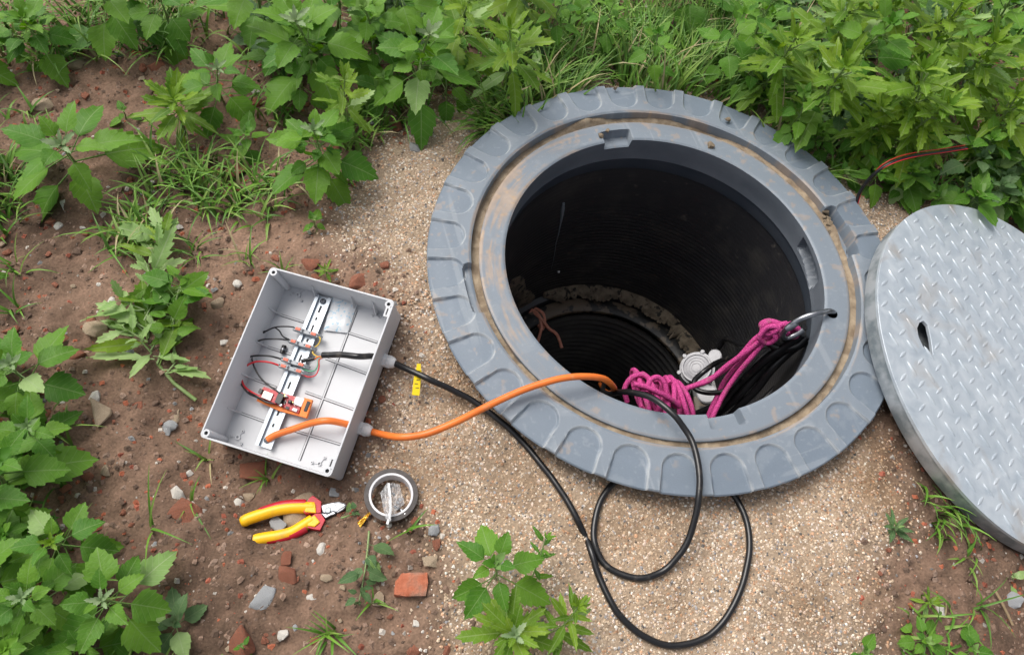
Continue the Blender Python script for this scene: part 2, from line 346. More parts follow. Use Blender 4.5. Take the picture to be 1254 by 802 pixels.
# loose grains and crumbs
def scatter(n, want, pal, pw, smin, smax, seed, name, label, lift=0., pw_size=2.2):
    r_ = np.random.default_rng(seed)
    x = r_.uniform(-1.7, 2.2, n*5); y = r_.uniform(-.7, 2.8, n*5)
    px, py = proj(np.stack([x, y, 0*x], -1)); s_ = sandmask(x, y)
    infr = (px > -60) & (px < 1314) & (py > -60) & (py < 862)
    keep = (infr | (r_.random(n*5) < .30)) & (px > -450) & (px < 1700) & (py < 1250) & (np.hypot(x-RC.x, y-RC.y) > .4) & (r_.random(n*5) < want(s_, x, y))
    bd = Matrix(BOXR).transposed()
    x, y = x[keep][:n], y[keep][:n]; k = len(x)
    sz = smin+(smax-smin)*r_.random(k)**pw_size
    base = np.array([(1, 0, 0), (-.5, .85, 0), (-.5, -.85, 0), (0, 0, 1), (.45, .6, .55), (-.8, 0, .5), (.4, -.65, .5)])
    Fc = np.array([(0, 4, 6), (4, 0, 1), (4, 1, 5), (5, 1, 2), (6, 5, 2), (6, 2, 0), (3, 4, 5), (3, 5, 6), (3, 6, 4)])
    a = r_.random(k)*6.28; ca, sa = np.cos(a), np.sin(a)
    B = base[None]*(1+.35*(r_.random((k, 7, 3))-.5)); B[..., 2] *= r_.uniform(.5, .95, (k, 1)); B[..., 0] *= r_.uniform(.8, 1.3, (k, 1))
    Vx = np.stack([B[..., 0]*ca[:, None]-B[..., 1]*sa[:, None], B[..., 0]*sa[:, None]+B[..., 1]*ca[:, None], B[..., 2]-.25+lift], -1)*sz[:, None, None]*.5
    z = gh(x, y)+micro(x, y, sandmask(x, y))
    Vx += np.stack([x, y, z], -1)[:, None]
    pal = np.array(pal); ci = r_.choice(len(pal), k, p=np.array(pw)/sum(pw))
    col = np.clip(pal[ci]*r_.uniform(.68, 1.22, (k, 1)), .01, .8)
    if 'sand' in name: col = np.clip(col*(1-damp_shade(x, y)[:, None]*np.array([.75, .95, 1.15])), .01, .8)
    Fq = (Fc[None]+7*np.arange(k)[:, None, None]).reshape(-1, 3)
    o = npmesh(name, Vx.reshape(-1, 3), Fq, MT['grit'], np.repeat(col, 7, 0))
    return tag(o, label, name.replace('_', ' '), kind='stuff')
scatter(225000, lambda s, x, y: s**.75*np.clip(.92+.9*fbm(x, y, 8, 3, 83), .45, 1), [(.55, .43, .315), (.66, .55, .43), (.76, .70, .63), (.46, .27, .16), (.31, .305, .315), (.15, .14, .13), (.62, .38, .24), (.50, .375, .26), (.66, .54, .46)], [26, 18, 9, 9, 7, 5, 7, 20, 10],
        .0026, .0064, 3, 'sand_grit', 'coarse pale sand and fine gravel bedding around the grey manhole collar', pw_size=1.35, lift=.08)
scatter(68000, lambda s, x, y: (1-s)*np.clip(.8+1.8*fbm(x, y, 9, 3, 85), .25, 1), [(.178, .115, .082), (.23, .152, .11), (.13, .085, .06), (.29, .20, .15), (.38, .115, .06), (.46, .42, .37), (.2, .2, .2), (.30, .09, .055)], [34, 28, 18, 14, 9, 4, 2, 7],
        .002, .014, 4, 'soil_crumbs', 'crumbly red brown soil with fine brick grit left of the sand', pw_size=3.4)

# ------------------------------------------------------------------ manhole chamber
ch = thing('manhole_chamber', 'open round grey plastic manhole chamber with scalloped collar and black shaft', 'manhole', RC)
NT = 1536; th = np.linspace(0, 2*np.pi, NT, endpoint=False)
def lin(a, b, n): return list(np.linspace(a, b, n, endpoint=False))
rs = np.array([.3, .3006, .3018]+lin(.304, .322, 6)+lin(.322, .330, 8)+lin(.33, .345, 5)+[.345, .3463, .347, .3474, .3478, .350, .355, .3595, .3612, .3616, .3621, .3629, .3645]+lin(.367, .4395, 52)+[.4395, .4402])
TH, RR = np.meshgrid(th, rs, indexing='ij'); DG = np.degrees(TH)
def arcd(c): return ((DG-c+180) % 360)-180
pc = 8.0; u = ((DG-pc+5.625) % 11.25-5.625)*np.pi/180*RR
rc_, pr = .4035, .0290
sdp = np.where(RR > rc_, np.abs(u)-(pr+(RR-rc_)*.10), np.hypot(u, RR-rc_)-pr)
pad = sst(.0020, -.0020, sdp); edge = np.exp(-(sdp/.0016)**2)
def rrect(c, hw, r0, r1, rad):                                 # rounded pocket in the polar plane
    a = np.abs(np.radians(arcd(c))*RR)-(np.radians(hw)*RR-rad); b = np.abs(RR-(r0+r1)/2)-((r1-r0)/2-rad)
    return np.hypot(np.maximum(a, 0), np.maximum(b, 0))+np.minimum(np.maximum(a, b), 0)-rad
zf = .0700-.0044*pad-.0016*sst(.37, .44, RR)*pad-.0015*sst(.40, .44, RR)+.0010*edge-.002*sst(.4385, .4402, RR)-.0025*(1-sst(.3621, .366, RR))
pR = sst(.0015, -.0015, rrect(14.7, 8.8, .34, .3815, .011)); pL = sst(.0015, -.0015, rrect(193.5, 7.8, .34, .3775, .010))
zf = zf-.030*pR-.014*pL
zl = .056-.0022*(1-sst(.3, .3035, RR))-.0015*sst(.3445, .347, RR)
for c in (103.5, 283.): zl -= .020*sst(.0012, -.0012, rrect(c, 5.4, .28, .3265, .003))
gf = .036
Z = np.where(RR < .3473, zl, np.where(RR < .3618, gf, zf))
Z = np.where((RR > .3475) & (RR < .3814), np.where(RR < .3618, gf, zf), Z)
Vp = np.stack([RR*np.cos(TH), RR*np.sin(TH), Z], -1)
ext = np.array([(.4395, -.008), (.436, -.014), (.405, -.015), (.400, -.06), (.40, -.2)])
eR = np.stack([np.stack([e[0]*np.cos(th), e[0]*np.sin(th), np.where(e[1] < -.03, .06+e[1], np.minimum(Z[:, -1]-.004, .068+e[1]))], -1) for e in ext], 1)
Vp = np.concatenate([Vp, eR], 1); nr = Vp.shape[1]
def ringquads(nt_, nr_):
    i = np.arange(nt_)[:, None]*nr_+np.arange(nr_-1)[None]; j = ((np.arange(nt_)+1) % nt_)[:, None]*nr_+np.arange(nr_-1)[None]
    return np.stack([i, i+1, j+1, j], -1).reshape(-1, 4)
nr_s = len(rs); th_d = TH
def fb2(f, k, o, sd_): return fbm(np.cos(TH)*f+RR*k, np.sin(TH)*f+RR*k*.7, 1, o, sd_)
g0 = np.array([.175, .206, .242])*(1-pad[..., None]*(RR > .3645)[..., None]*np.array([.17, .13, .09]))*(1+.10*fb2(5, 40, 4, 101)[..., None]); dust = np.array([.38, .27, .18]); pale = np.array([.40, .42, .43])
xs_, ys_ = RR*np.cos(TH), RR*np.sin(TH)
scuff = sst(.12, .24, fbm(xs_, ys_, 38, 4, 103))*.25+sst(.18, .24, fbm(xs_, ys_, 150, 2, 104))*.3+.45*sst(.17, .21, fbm(xs_*90+ys_*25, ys_*3.5-xs_*1.2, 1, 3, 121))*sst(.0, .1, fbm(xs_, ys_, 12, 2, 122))+.4*sst(.17, .21, fbm(ys_*110-xs_*40, xs_*4, 1, 3, 123))*sst(.02, .1, fbm(xs_, ys_, 11, 2, 124))
lefty = .5+.5*np.cos(TH-R2(165)); onlip = (RR < .3475)
streak = fb2(7, 210, 4, 107); blot = fbm(xs_, ys_, 16, 4, 109)
dl = np.where(onlip, sst(.02, .22, .5*streak+.30*lefty**2-.19+.5*blot)*(.1+.75*lefty)+.5*sst(.13, .23, fbm(xs_, ys_, 70, 4, 115)+.25*blot), 0.3*sst(.14, .2, fbm(xs_, ys_, 80, 3, 117))*sst(.0, .1, blot)+.5*(1-sst(.364, .370, RR))*sst(-.05, .12, streak))
dl = np.clip(np.where(onlip, .72*dl, dl)+.8*np.exp(-((RR-.344)/.0015)**2)*.4, 0, .92)
ring_c = g0*(1-.30*edge[..., None]*0)+(pale-g0)*np.clip(.75*edge*sst(-.25, .1, fbm(xs_, ys_, 60, 2, 111))+.4*scuff, 0, .8)[..., None]
ring_c = ring_c*(1-dl[..., None])+dust*(1+.5*fbm(xs_, ys_, 120, 2, 113)[..., None])*dl[..., None]
ring_c = np.clip(np.concatenate([ring_c, np.repeat(g0[:, -1:], len(ext), 1)], 1), .01, .8)
k_l = int(np.argmax(rs > .3475))+1
npmesh('collar', Vp[:, k_l-1:].reshape(-1, 3), ringquads(NT, nr-k_l+1), MT['collar'], ring_c[:, k_l-1:].reshape(-1, 3), parent=ch, smooth=38)
npmesh('inner_lip', Vp[:, :k_l].reshape(-1, 3), ringquads(NT, k_l), MT['collar'], ring_c[:, :k_l].reshape(-1, 3), parent=ch, smooth=38)
# inner wall below the lip, with its hand slot
zs = np.array([.0538, .052, .049]+lin(.046, -.004, 22)+[-.004, -.0055]); NT2 = 768; t2 = np.linspace(0, 2*np.pi, NT2, endpoint=False)
T2, Z2 = np.meshgrid(t2, zs, indexing='ij')
rw = .3+.003*sst(.05, 0, Z2)
a2 = np.abs(((np.degrees(T2)-8+180) % 360)-180)
rw = rw+.018*sst(9.4, 8.6, a2)*sst(.043, .040, Z2)*sst(-.003, .001, Z2-.012*sst(-9, 9, np.degrees(T2)-8))
for c in (103.5, 283.): pass
Zt = np.where(zs[None] > .0535, Vp[::2, 0, 2][:, None], np.minimum(Z2, Vp[::2, 0, 2][:, None]-.0005*(np.arange(len(zs))[None])))
npmesh('inner_wall', np.stack([rw*np.cos(T2), rw*np.sin(T2), Zt], -1).reshape(-1, 3), ringquads(NT2, len(zs)), MT['inwall'], parent=ch, smooth=40)
def revolve(name, prof, m, seg=192, wob=0., sm_=40):
    pr_ = np.array(prof); t_ = np.linspace(0, 2*np.pi, seg, endpoint=False); r_ = pr_[None, :, 0]+wob*np.sin(t_*3+1)[:, None]
    v_ = np.stack([r_*np.cos(t_)[:, None], r_*np.sin(t_)[:, None], np.broadcast_to(pr_[None, :, 1], r_.shape)], -1)
    return npmesh(name, v_.reshape(-1, 3), ringquads(seg, len(pr_)), m, parent=ch, smooth=sm_)
revolve('seal_band', [(.303, -.0055), (.3075, -.008), (.3085, -.02), (.309, -.040), (.3105, -.0445), (.3135, -.046)], MT['seal'])
sp_ = []
for i in range(0, 250):
    z = -.046-i*.002; sp_.append((.3135+.0013*max(0, math.sin((z*2*math.pi)/.0135))**2*(0.12+.88*min(1, max(0, (-z-.16)/.2)))+(.0012 if -.345 < z < -.30 else 0), z))
revolve('shaft', sp_+[(.3135, -.546), (.300, -.552), (.297, -.570)], MT['black'])
revolve('base_ring', [(.297, -.569), (.292, -.562), (.280, -.562), (.262, -.563), (.256, -.567), (.255, -.575)], MT['mudring'])
revolve('base_pipe', [(.258-.010*(.5+.5*math.cos(i*2*math.pi/12)), -.575-i*.0022) for i in range(0, 260)]+[(.0005, -1.147)], MT['pipe'])
def onwall(px, py, rad=.3125):
    d = ray(px, py); o_ = np.array([0, 0, H])-np.array(RC); a = d[0]**2+d[1]**2; b = 2*(o_[0]*d[0]+o_[1]*d[1]); c_ = o_[0]**2+o_[1]**2-rad**2
    t = (-b+math.sqrt(b*b-4*a*c_))/(2*a); return Vector(o_+d*t)          # relative to the chamber
# silt on the ledge: ragged sheets
def silt(a0, a1, r0, r1, z0, name='silt_patch', seed=0, m=None, ragged=.016, nT=150):
    n = 16; P = []
    for i in range(nT+1):
        t = i/nT; a = R2(a0+(a1-a0)*t); e = ragged*float(fbm(a*3, seed, 6, 3, seed))+ragged*.5*float(fbm(a*3, seed+3, 30, 2, seed))
        tp = min(1, 9*t, 9*(1-t))
        for j in range(n):
            q = j/(n-1); r = r1-(r1-r0+2*e)*q*tp**.5
            P.append((r*math.cos(a), r*math.sin(a), z0+.012*(1-q)+.006*float(fbm(r*60, a*20, 1, 3, seed))-.010*(q > .93)))
    P = np.array(P); i = np.arange(nT)[:, None]*n+np.arange(n-1)[None]
    return npmesh(name, P, np.stack([i, i+1, i+n+1, i+n], -1).reshape(-1, 4), m or MT['mud'], parent=ch, smooth=180)
def pang(px, py, z): p = at(px, py, z)-RC; return math.degrees(math.atan2(p.y, p.x)) % 360
MS = MT['silt']
silt(pang(832, 396, -.535), pang(668, 366, -.535), .284, .3128, -.535, seed=3, m=MS)
silt(pang(882, 432, -.54), pang(826, 392, -.54), .280, .3125, -.545, seed=8, ragged=.022, m=MS, nT=70)
for px0, px1, py, hgt, sd_ in ((622, 646, 352, .05, 5), (632, 655, 368, .035, 6)):       # splashes dried on the wall
    P = []; n = 14
    for i in range(n):
        for j in range(n):
            u_, v_ = i/(n-1)-.5, j/(n-1)-.5; k_ = max(0, 1-2*math.hypot(u_, v_)*(1+.9*float(fbm(u_*3, v_*3, 1.5, 3, sd_))))
            w_ = onwall(px0+(px1-px0)*(u_+.5), py-10*(u_)+v_*26); rr0 = math.hypot(w_.x, w_.y); f_ = (.3112-.0035*min(1, k_*4)+.0035)/rr0 if k_ > 0 else .3165/rr0; P.append((w_.x*f_, w_.y*f_, w_.z))
    i = np.arange(n-1)[:, None]*n+np.arange(n-1)[None]; npmesh('silt_patch', np.array(P), np.stack([i, i+1, i+n+1, i+n], -1).reshape(-1, 4), MS, parent=ch, smooth=180)
# dirt lying in the groove
nTg = 720; tg = np.linspace(0, 2*np.pi, nTg, endpoint=False); rg = np.array([.3455, .347, .349, .352, .355, .358, .361, .3628, .3642])
Tg, Rg = np.meshgrid(tg, rg, indexing='ij'); gxx, gyy = Rg*np.cos(Tg), Rg*np.sin(Tg)
lvl = .0485+.010*fbm(np.cos(Tg)*3, np.sin(Tg)*3, 1.2, 3, 91)*1.6+.005*fbm(gxx, gyy, 90, 3, 93)
pilea = np.exp(-((np.degrees(Tg)-17)/4.)**2)*.012+np.exp(-((np.degrees(Tg)-112)/7.)**2)*.014+np.exp(-((np.degrees(Tg)-85)/10.)**2)*.008
npmesh('groove_dirt', np.stack([gxx, gyy, lvl+pilea*sst(.346, .36, Rg)], -1).reshape(-1, 3), ringquads(nTg, len(rg)), MT['mud'], parent=ch, smooth=180)
# dried glue run on the shaft wall
b = MB(); gp = [onwall(*p) for p in [(690, 249), (689, 256), (688, 264), (686, 275), (684, 286), (681, 297), (679, 312), (675, 330)]]
b.tube(gp, [.003, .0052, .0042, .0022, .0018, .0012, .0009, .0004], 7); b.build('glue_run', MT['glue'], ch, 60)
b = MB(); p = onwall(684, 333); b.lathe([(.001, -.003), (.004, -.001), (.004, .002), (.001, .004)], 8, Matrix.Translation(p)); b.build('glue_drop', MT['white'], ch, 60)

# ------------------------------------------------------------------ steel cover leaning on the collar
lx = LIDN.cross(Vector((0, 1, 0))).cross(LIDN); lx = Vector((1, 0, 0)); lx = (lx-LIDN*lx.dot(LIDN)).normalized(); ly = LIDN.cross(lx)
LR = Matrix((lx, ly, LIDN)).transposed()
lid = thing('manhole_cover', 'round galvanised steel tread plate cover leaning against the manhole collar', 'manhole cover', LIDC, rot=LR)
def to_lid(px, py, z=0.):
    d = Vector(ray(px, py)); o_ = Vector((0, 0, H)); c_ = LIDC+LIDN*z; t = (c_-o_).dot(LIDN)/d.dot(LIDN); return LR.transposed() @ (o_+d*t-LIDC)
sl_ = [to_lid(1000+.573*a, 230+.573*b_) for a, b_ in [(220, 288), (229, 284), (238, 294), (245, 325), (249, 357), (240, 354), (227, 338), (218, 318), (215, 300)]]
circ = [(LIDR*math.cos(a), LIDR*math.sin(a)) for a in np.linspace(0, 2*np.pi, 160, endpoint=False)]
b = MB(); b.prism(circ, -.006, 0, holes=[[(p.x, p.y) for p in sl_]]); b.build('top_plate', MT['galv'], lid, 30, bevel=.0008, bseg=1)
b = MB(); b.lathe([(LIDR-.003, -.0062), (LIDR-.0035, -.033), (LIDR-.006, -.036), (LIDR-.02, -.036), (LIDR-.02, -.0062)], 160, close=True); b.build('rim', MT['galvd'], lid, 40)
b = MB(); b.lathe([(.0005, -.034), (LIDR-.021, -.034), (LIDR-.021, -.031), (.0005, -.031)], 96); b.build('base_plate', MT['galvd'], lid, 40)
tex = np.array([(p.x, p.y) for p in sl_]); tcx = tex.mean(0)
lugs = MB(); lo_ = to_lid(1154, 340); la = to_lid(1173.5, 348.3)-lo_; lb = to_lid(1155.2, 364)-lo_
d1 = to_lid(1158.5, 346.2)-lo_; d2 = to_lid(1158.4, 335.6)-lo_
for i in range(-44, 45):
    for j in range(-44, 45):
        od = (i+j) % 2; p_ = lo_+la*((i+j)/2)+lb*((i-j)/2) if 0 else lo_+la*(i/2)+lb*(j/2)
        if i % 2 != j % 2: continue
        x, y = p_.x, p_.y; od = i % 2
        if math.hypot(x, y) > LIDR-.014 or math.hypot(x-tcx[0], y-tcx[1]) < .029: continue
        dv = d2 if od else d1; an = math.atan2(dv.y, dv.x)+random.uniform(-.06, .06)
        hl, hw, hz = (.0125, .0040, .0012) if od else (.0155, .0034, .0019)
        vs = []; n = 9
        for k in range(n):
            s_ = k/(n-1)*2-1; w_ = hw*(1-s_*s_)
            for dx, dz in ((-w_, -.0003), (-w_*.4, hz*(1-s_**4)), (w_*.4, hz*(1-s_**4)), (w_, -.0003)):
                px_, py_ = s_*hl, dx; vs.append((x+px_*math.cos(an)-py_*math.sin(an), y+px_*math.sin(an)+py_*math.cos(an), dz))
        lugs.add(vs, [(k*4+q, k*4+4+q, k*4+5+q, k*4+1+q) for k in range(n-1) for q in range(3)])
tag(lugs.build('tread_lugs', MT['galv'], lid, 60), kind='stuff')

# ------------------------------------------------------------------ junction box
jb = thing('junction_box', 'open pale grey junction box with wired rail lying on the soil', 'junction box', BOXO, rot=BOXR)
BRT = BOXR.transposed()
def bx(cx, cy, h=0.):                                          # crop pixel of the box picture -> box coordinates at height h above the floor
    px, py = 230+.374*cx, 310+.374*cy
    d = BRT @ Vector(ray(px, py)); o_ = BRT @ (Vector((0, 0, H))-BOXO); zz = -BH+.003+h; t = (zz-o_.z)/d.z; return o_+d*t
hw, hl, wt, cr = BW/2, BL/2, .0032, .007
def rr_loop(x, y, r, n=5):
    o_ = []
    for cx, cy, a0 in ((x-r, y-r, 0), (-x+r, y-r, 90), (-x+r, -y+r, 180), (x-r, -y+r, 270)):
        for k in range(n): a = R2(a0+90*k/(n-1)); o_.append((cx+r*math.cos(a), cy+r*math.sin(a)))
    return o_
loops = [(hw, hl, cr, 0), (hw-.0006, hl-.0006, cr, .0008), (hw-wt+.0006, hl-wt+.0006, cr-wt+.0006, .0008), (hw-wt, hl-wt, cr-wt, 0), (hw-wt-.003, hl-wt-.003, cr-wt, -BH+.003)]
outl = [(hw, hl, cr, 0), (hw-.001, hl-.001, cr, -.010), (hw-.0025, hl-.0025, cr, -BH+.003), (hw-.006, hl-.006, cr-.002, -BH)]
b = MB()
def skin(ls):
    vs = []; fs = []; n = len(rr_loop(.1, .1, .01))
    for l in ls: vs += [(p[0], p[1], l[3]) for p in rr_loop(l[0], l[1], l[2])]
    for i in range(len(ls)-1):
        for k in range(n): a, c_ = i*n+k, i*n+(k+1) % n; fs.append((a, c_, c_+n, a+n))
    fs.append(tuple((len(ls)-1)*n+k for k in range(n))); b.add(vs, fs)
skin(loops); skin(outl)
b.build('tray', MT['boxp'], jb, 35)
fz = -BH+.003
def seg(name, p, q, w_, h_, m, z0=0., n=1, parent=jb, bev=0):
    p, q = Vector((p[0], p[1], fz+z0)), Vector((q[0], q[1], fz+z0)); d = q-p; L_ = d.length; a = math.atan2(d.y, d.x)
    b_ = MB(); b_.box((p+q)/2+Vector((0, 0, h_/2)), (L_, w_, h_), Matrix.Rotation(a, 3, 'Z')); return b_.build(name, m, parent, bevel=bev)
def dbl(a, c_):                                                # double moulded ridge with a gap
    p, q = bx(*a), bx(*c_); d = (q-p).normalized(); s_ = Vector((-d.y, d.x, 0))*.0017
    b_ = MB()
    for sg in (-1, 1):
        m_ = (p+q)/2+s_*sg; b_.box((m_.x, m_.y, fz+.0003), ((q-p).length, .0011, .0007), Matrix.Rotation(math.atan2(d.y, d.x), 3, 'Z'))
    b_.build('ridge_gap', MT['groove'], jb)
    b_ = MB(); m_ = (p+q)/2; b_.box((m_.x, m_.y, fz+.0009), ((q-p).length, .0021, .0022), Matrix.Rotation(math.atan2(d.y, d.x), 3, 'Z')); b_.build('floor_ridge', MT['boxp'], jb)
dbl((553, 188), (366, 678))
for a, c_ in [((305, 203), (378, 226)), ((528, 262), (620, 292)), ((262, 308), (372, 342)), ((452, 345), (585, 395)), ((218, 413), (290, 440)), ((385, 455), (545, 512)), ((175, 524), (252, 552)), ((318, 572), (500, 626))]: dbl(a, c_)
# fins between wall and floor on the left side
for a in [(305, 203), (262, 308), (218, 413), (175, 524)]:
    p = bx(*a); b_ = MB(); xl = -hw+wt+.0015
    b_.prism([(xl, fz+.001), (p.x, fz+.001), (xl+.002, fz+.030), (xl-.001, fz+.030)], -.0008, .0008, Matrix(((1, 0, 0, 0), (0, 0, 1, p.y), (0, 1, 0, 0), (0, 0, 0, 1)))); b_.build('wall_fin', MT['boxp'], jb)
for fy in (-.28, .02, .3):
    b_ = MB(); xr = hw-wt-.0015
    b_.prism([(xr, fz+.001), (xr-.012, fz+.001), (xr-.001, fz+.022)], -.0008, .0008, Matrix(((1, 0, 0, 0), (0, 0, 1, fy*BL), (0, 1, 0, 0), (0, 0, 0, 1)))); b_.build('wall_fin', MT['boxp'], jb)
for fx in (-.2, .12, .3):
    b_ = MB(); yt = hl-wt-.0015
    b_.prism([(yt, fz+.001), (yt-.012, fz+.001), (yt-.001, fz+.045)], -.0008, .0008, Matrix(((0, 0, 1, fx*BW), (1, 0, 0, 0), (0, 1, 0, 0), (0, 0, 0, 1)))); b_.build('wall_fin', MT['boxp'], jb)
# corner screw posts
for sx in (-1, 1):
    for sy in (-1, 1):
        c_ = (sx*(hw-.0085), sy*(hl-.0085), 0)
        b_ = MB(); b_.lathe([(.0031, .0009), (.0058, .0009), (.0063, .0003), (.0066, -BH+.004), (.0033, -BH+.004), (.0031, -.02)], 20, Matrix.Translation(c_), close=True)
        po = b_.build('screw_post', MT['boxp'], jb, 40)
        b_ = MB(); b_.lathe([(.0030, -.0022), (.0001, -.0022)], 16, Matrix.Translation(c_)); b_.build('screw_hole', MT['dark'], po)
        if sx > 0:
            yy = c_[1]-sy*.013
            b_ = MB(); b_.box((hw-.0066, yy, -.006), (.0085, .0165, .0135)); cl = b_.build('corner_clip', MT['boxp'], jb, bevel=.0006)
            b_ = MB(); b_.box((hw-.0068, yy, .0008), (.0022, .011, .0006)); b_.build('clip_slot', MT['dark'], cl)
# three-lobed bosses on the floor
for cxy in [(362, 138), (165, 603), (628, 208), (432, 690)]:
    p = bx(*cxy); b_ = MB(); big = cxy[0] < 400
    b_.lathe([(.0022, .003), (.0048 if big else .003, .003), (.0052 if big else .0034, .0), (.0052 if big else .0034, -.001), (.0022, -.001)], 14, Matrix.Translation((p.x, p.y, fz)), close=True)
    for k in range(3 if big else 2):
        a = R2((70, 185, 320)[k]); q = Vector((p.x+.0125*math.cos(a), p.y+.0125*math.sin(a), fz))
        b_.lathe([(.001, .0035), (.0024, .0035), (.0026, -.001), (.001, -.001)], 10, Matrix.Translation(q), close=True)
        m_ = (Vector((p.x, p.y, fz))+q)/2; b_.box((m_.x, m_.y, fz+.0008), (.009, .0014, .002), Matrix.Rotation(a, 3, 'Z'))
    b_.build('floor_boss', MT['boxp'], jb, 40)
# mounting rail
r0, r1 = bx(449, 145, .004), bx(251, 636, .004); rd = (r1-r0).normalized(); ra = math.atan2(rd.y, rd.x); rl = (r1-r0).length
rw_ = (bx(475, 150, .004)-bx(425, 140, .004)).dot(Vector((-rd.y, rd.x, 0))); rw_ = abs(rw_)*1.02
RT = Matrix.Translation((r0.x, r0.y, fz)) @ Matrix.Rotation(ra, 4, 'Z')   # rail x runs down the rail
prof = [(-rw_/2, .009), (-rw_/2+.0045, .009), (-rw_/2+.0045, .0035), (rw_/2-.0045, .0035), (rw_/2-.0045, .009), (rw_/2, .009), (rw_/2, .0102), (rw_/2-.0057, .0102), (rw_/2-.0057, .0047), (-rw_/2+.0057, .0047), (-rw_/2+.0057, .0102), (-rw_/2, .0102)]
b = MB(); b.prism(prof, 0, rl, RT @ Matrix(((0, 0, 1, 0), (1, 0, 0, 0), (0, 1, 0, 0), (0, 0, 0, 1)))); rail = b.build('mounting_rail', MT['rail'], jb)
for k, f_ in enumerate((.02, .085, .15, .215, .30, .42, .505, .60, .68, .775, .86, .94)):
    if k in (0, 11): continue
    b = MB(); b.box((f_*rl, 0, .0048), (.0125 if k % 2 else .006, .0035, .0004)); b.v = [tuple(RT @ Vector(v)) for v in b.v]; b.build('rail_slot', MT['dark'], rail)
for f_ in (.03, .955):
    b = MB(); b.lathe([(.0001, .0085), (.004, .008), (.0052, .0062), (.0054, .0047)], 16, RT @ Matrix.Translation((f_*rl, 0, 0))); sc_ = b.build('rail_screw', MT['steel'], rail, 50)
    b = MB(); b.box((0, 0, .0087), (.006, .001, .0004)); b.v = [tuple(RT @ Matrix.Translation((f_*rl, 0, 0)) @ Vector(v)) for v in b.v]; b.build('screw_slot', MT['dark'], sc_)
# terminal blocks
def terminal(c0, c1):
    p, q = bx(*c0, .024), bx(*c1, .024); d = q-p; a = math.atan2(d.y, d.x); L_ = d.length*1.12; c_ = (p+q)/2
    T = Matrix.Translation((c_.x, c_.y, fz)) @ Matrix.Rotation(a, 4, 'Z') @ Matrix.Rotation(R2(90), 4, 'X')
    b_ = MB(); b_.prism([(-L_*.5, .010), (-L_*.3, .009), (-L_*.3, .0065), (L_*.3, .0065), (L_*.3, .009), (L_*.5, .010), (L_*.5, .017), (L_*.42, .0235), (L_*.12, .0245), (L_*.1, .021), (-L_*.1, .021), (-L_*.12, .0245), (-L_*.42, .0235), (-L_*.5, .017)], -.0034, .0034, T)
    t_ = b_.build('terminal_block', MT['term'], jb, bevel=.0005, bseg=1)
    for sx in (-1, 1):
        b_ = MB(); b_.box((sx*L_*.27, .0247, 0), (L_*.17, .0016, .0046)); b_.v = [tuple(T @ Vector(v)) for v in b_.v]; b_.build('lever', MT['ored'], t_, bevel=.0004)
        for k in (-1, 1):
            b_ = MB(); b_.lathe([(.0001, .0002), (.0011, .0002)], 8, T @ Matrix.Translation((sx*L_*(.27+k*.135), .0243, 0)) @ Matrix.Rotation(R2(-90), 4, 'X')); b_.build('test_hole', MT['dark'], t_)
for c0, c1 in [((345, 243), (428, 270)), ((330, 283), (410, 310)), ((305, 343), (387, 370)), ((297, 364), (380, 391))]: terminal(c0, c1)
# red controller board on an orange carrier
def poly(pts, h0): return [(bx(a, c_, h0).x, bx(a, c_, h0).y) for a, c_ in pts]
ctl = bpy.data.objects.new('controller', None); C.objects.link(ctl); ctl.parent = jb
b = MB(); b.prism(poly([(226, 484), (248, 440), (312, 462), (410, 486), (392, 541), (300, 517)], .012), fz+.0105, fz+.0145); b.build('carrier', MT['orange'], ctl, bevel=.0008)
b = MB(); b.prism(poly([(383, 474), (410, 481), (390, 541), (366, 534)], .018), fz+.0146, fz+.0215); b.build('port_housing', MT['orange'], ctl, bevel=.0006)
b = MB(); b.prism(poly([(240, 478), (262, 443), (380, 478), (362, 525)], .017), fz+.0165, fz+.0182); b.build('circuit_board', MT['pcb'], ctl, bevel=.0003, bseg=1)
b = MB(); b.prism(poly([(232, 470), (250, 437), (305, 457), (288, 493)], .024), fz+.0235, fz+.0250); b.build('radio_module', MT['pcb'], ctl, bevel=.0003, bseg=1)
def comp(pts, h0, h1, m, name, bev=.0004): b_ = MB(); b_.prism(poly(pts, h1), fz+h0, fz+h1); return b_.build(name, MT[m], ctl, bevel=bev, bseg=1)
comp([(240, 471), (250, 449), (280, 460), (270, 483)], .0251, .0278, 'chip', 'shield_can')
comp([(283, 487), (297, 455), (316, 462), (301, 496)], .0183, .0262, 'blackp', 'pin_header')
comp([(344, 492), (354, 468), (382, 477), (371, 503)], .0183, .0225, 'white', 'relay')
comp([(378, 516), (391, 483), (402, 487), (388, 519)], .0216, .0228, 'dark', 'port')
comp([(340, 514), (345, 505), (360, 510), (355, 520)], .0183, .0205, 'white', 'connector')
comp([(229, 456), (235, 442), (246, 446), (239, 460)], .0183, .0290, 'blackp', 'pin_header')
comp([(306, 489), (310, 480), (322, 484), (318, 493)], .0183, .0198, 'blackp', 'microchip', .0002)
comp([(318, 508), (322, 500), (333, 504), (329, 512)], .0183, .0196, 'blackp', 'microchip', .0002)
for c_, m_, r_ in (((316, 466), 'brass', .0028), ((335, 487), 'blackp', .0034), ((305, 497), 'steel', .0026), ((322, 468), 'white', .0016), ((345, 488), 'brass', .0012)):
    p = bx(*c_, .023); b = MB(); b.lathe([(r_, .018), (r_, .0245), (r_*.8, .025), (.0001, .025)], 14, Matrix.Translation((p.x, p.y, fz))); b.build('capacitor', MT[m_], ctl, 40)
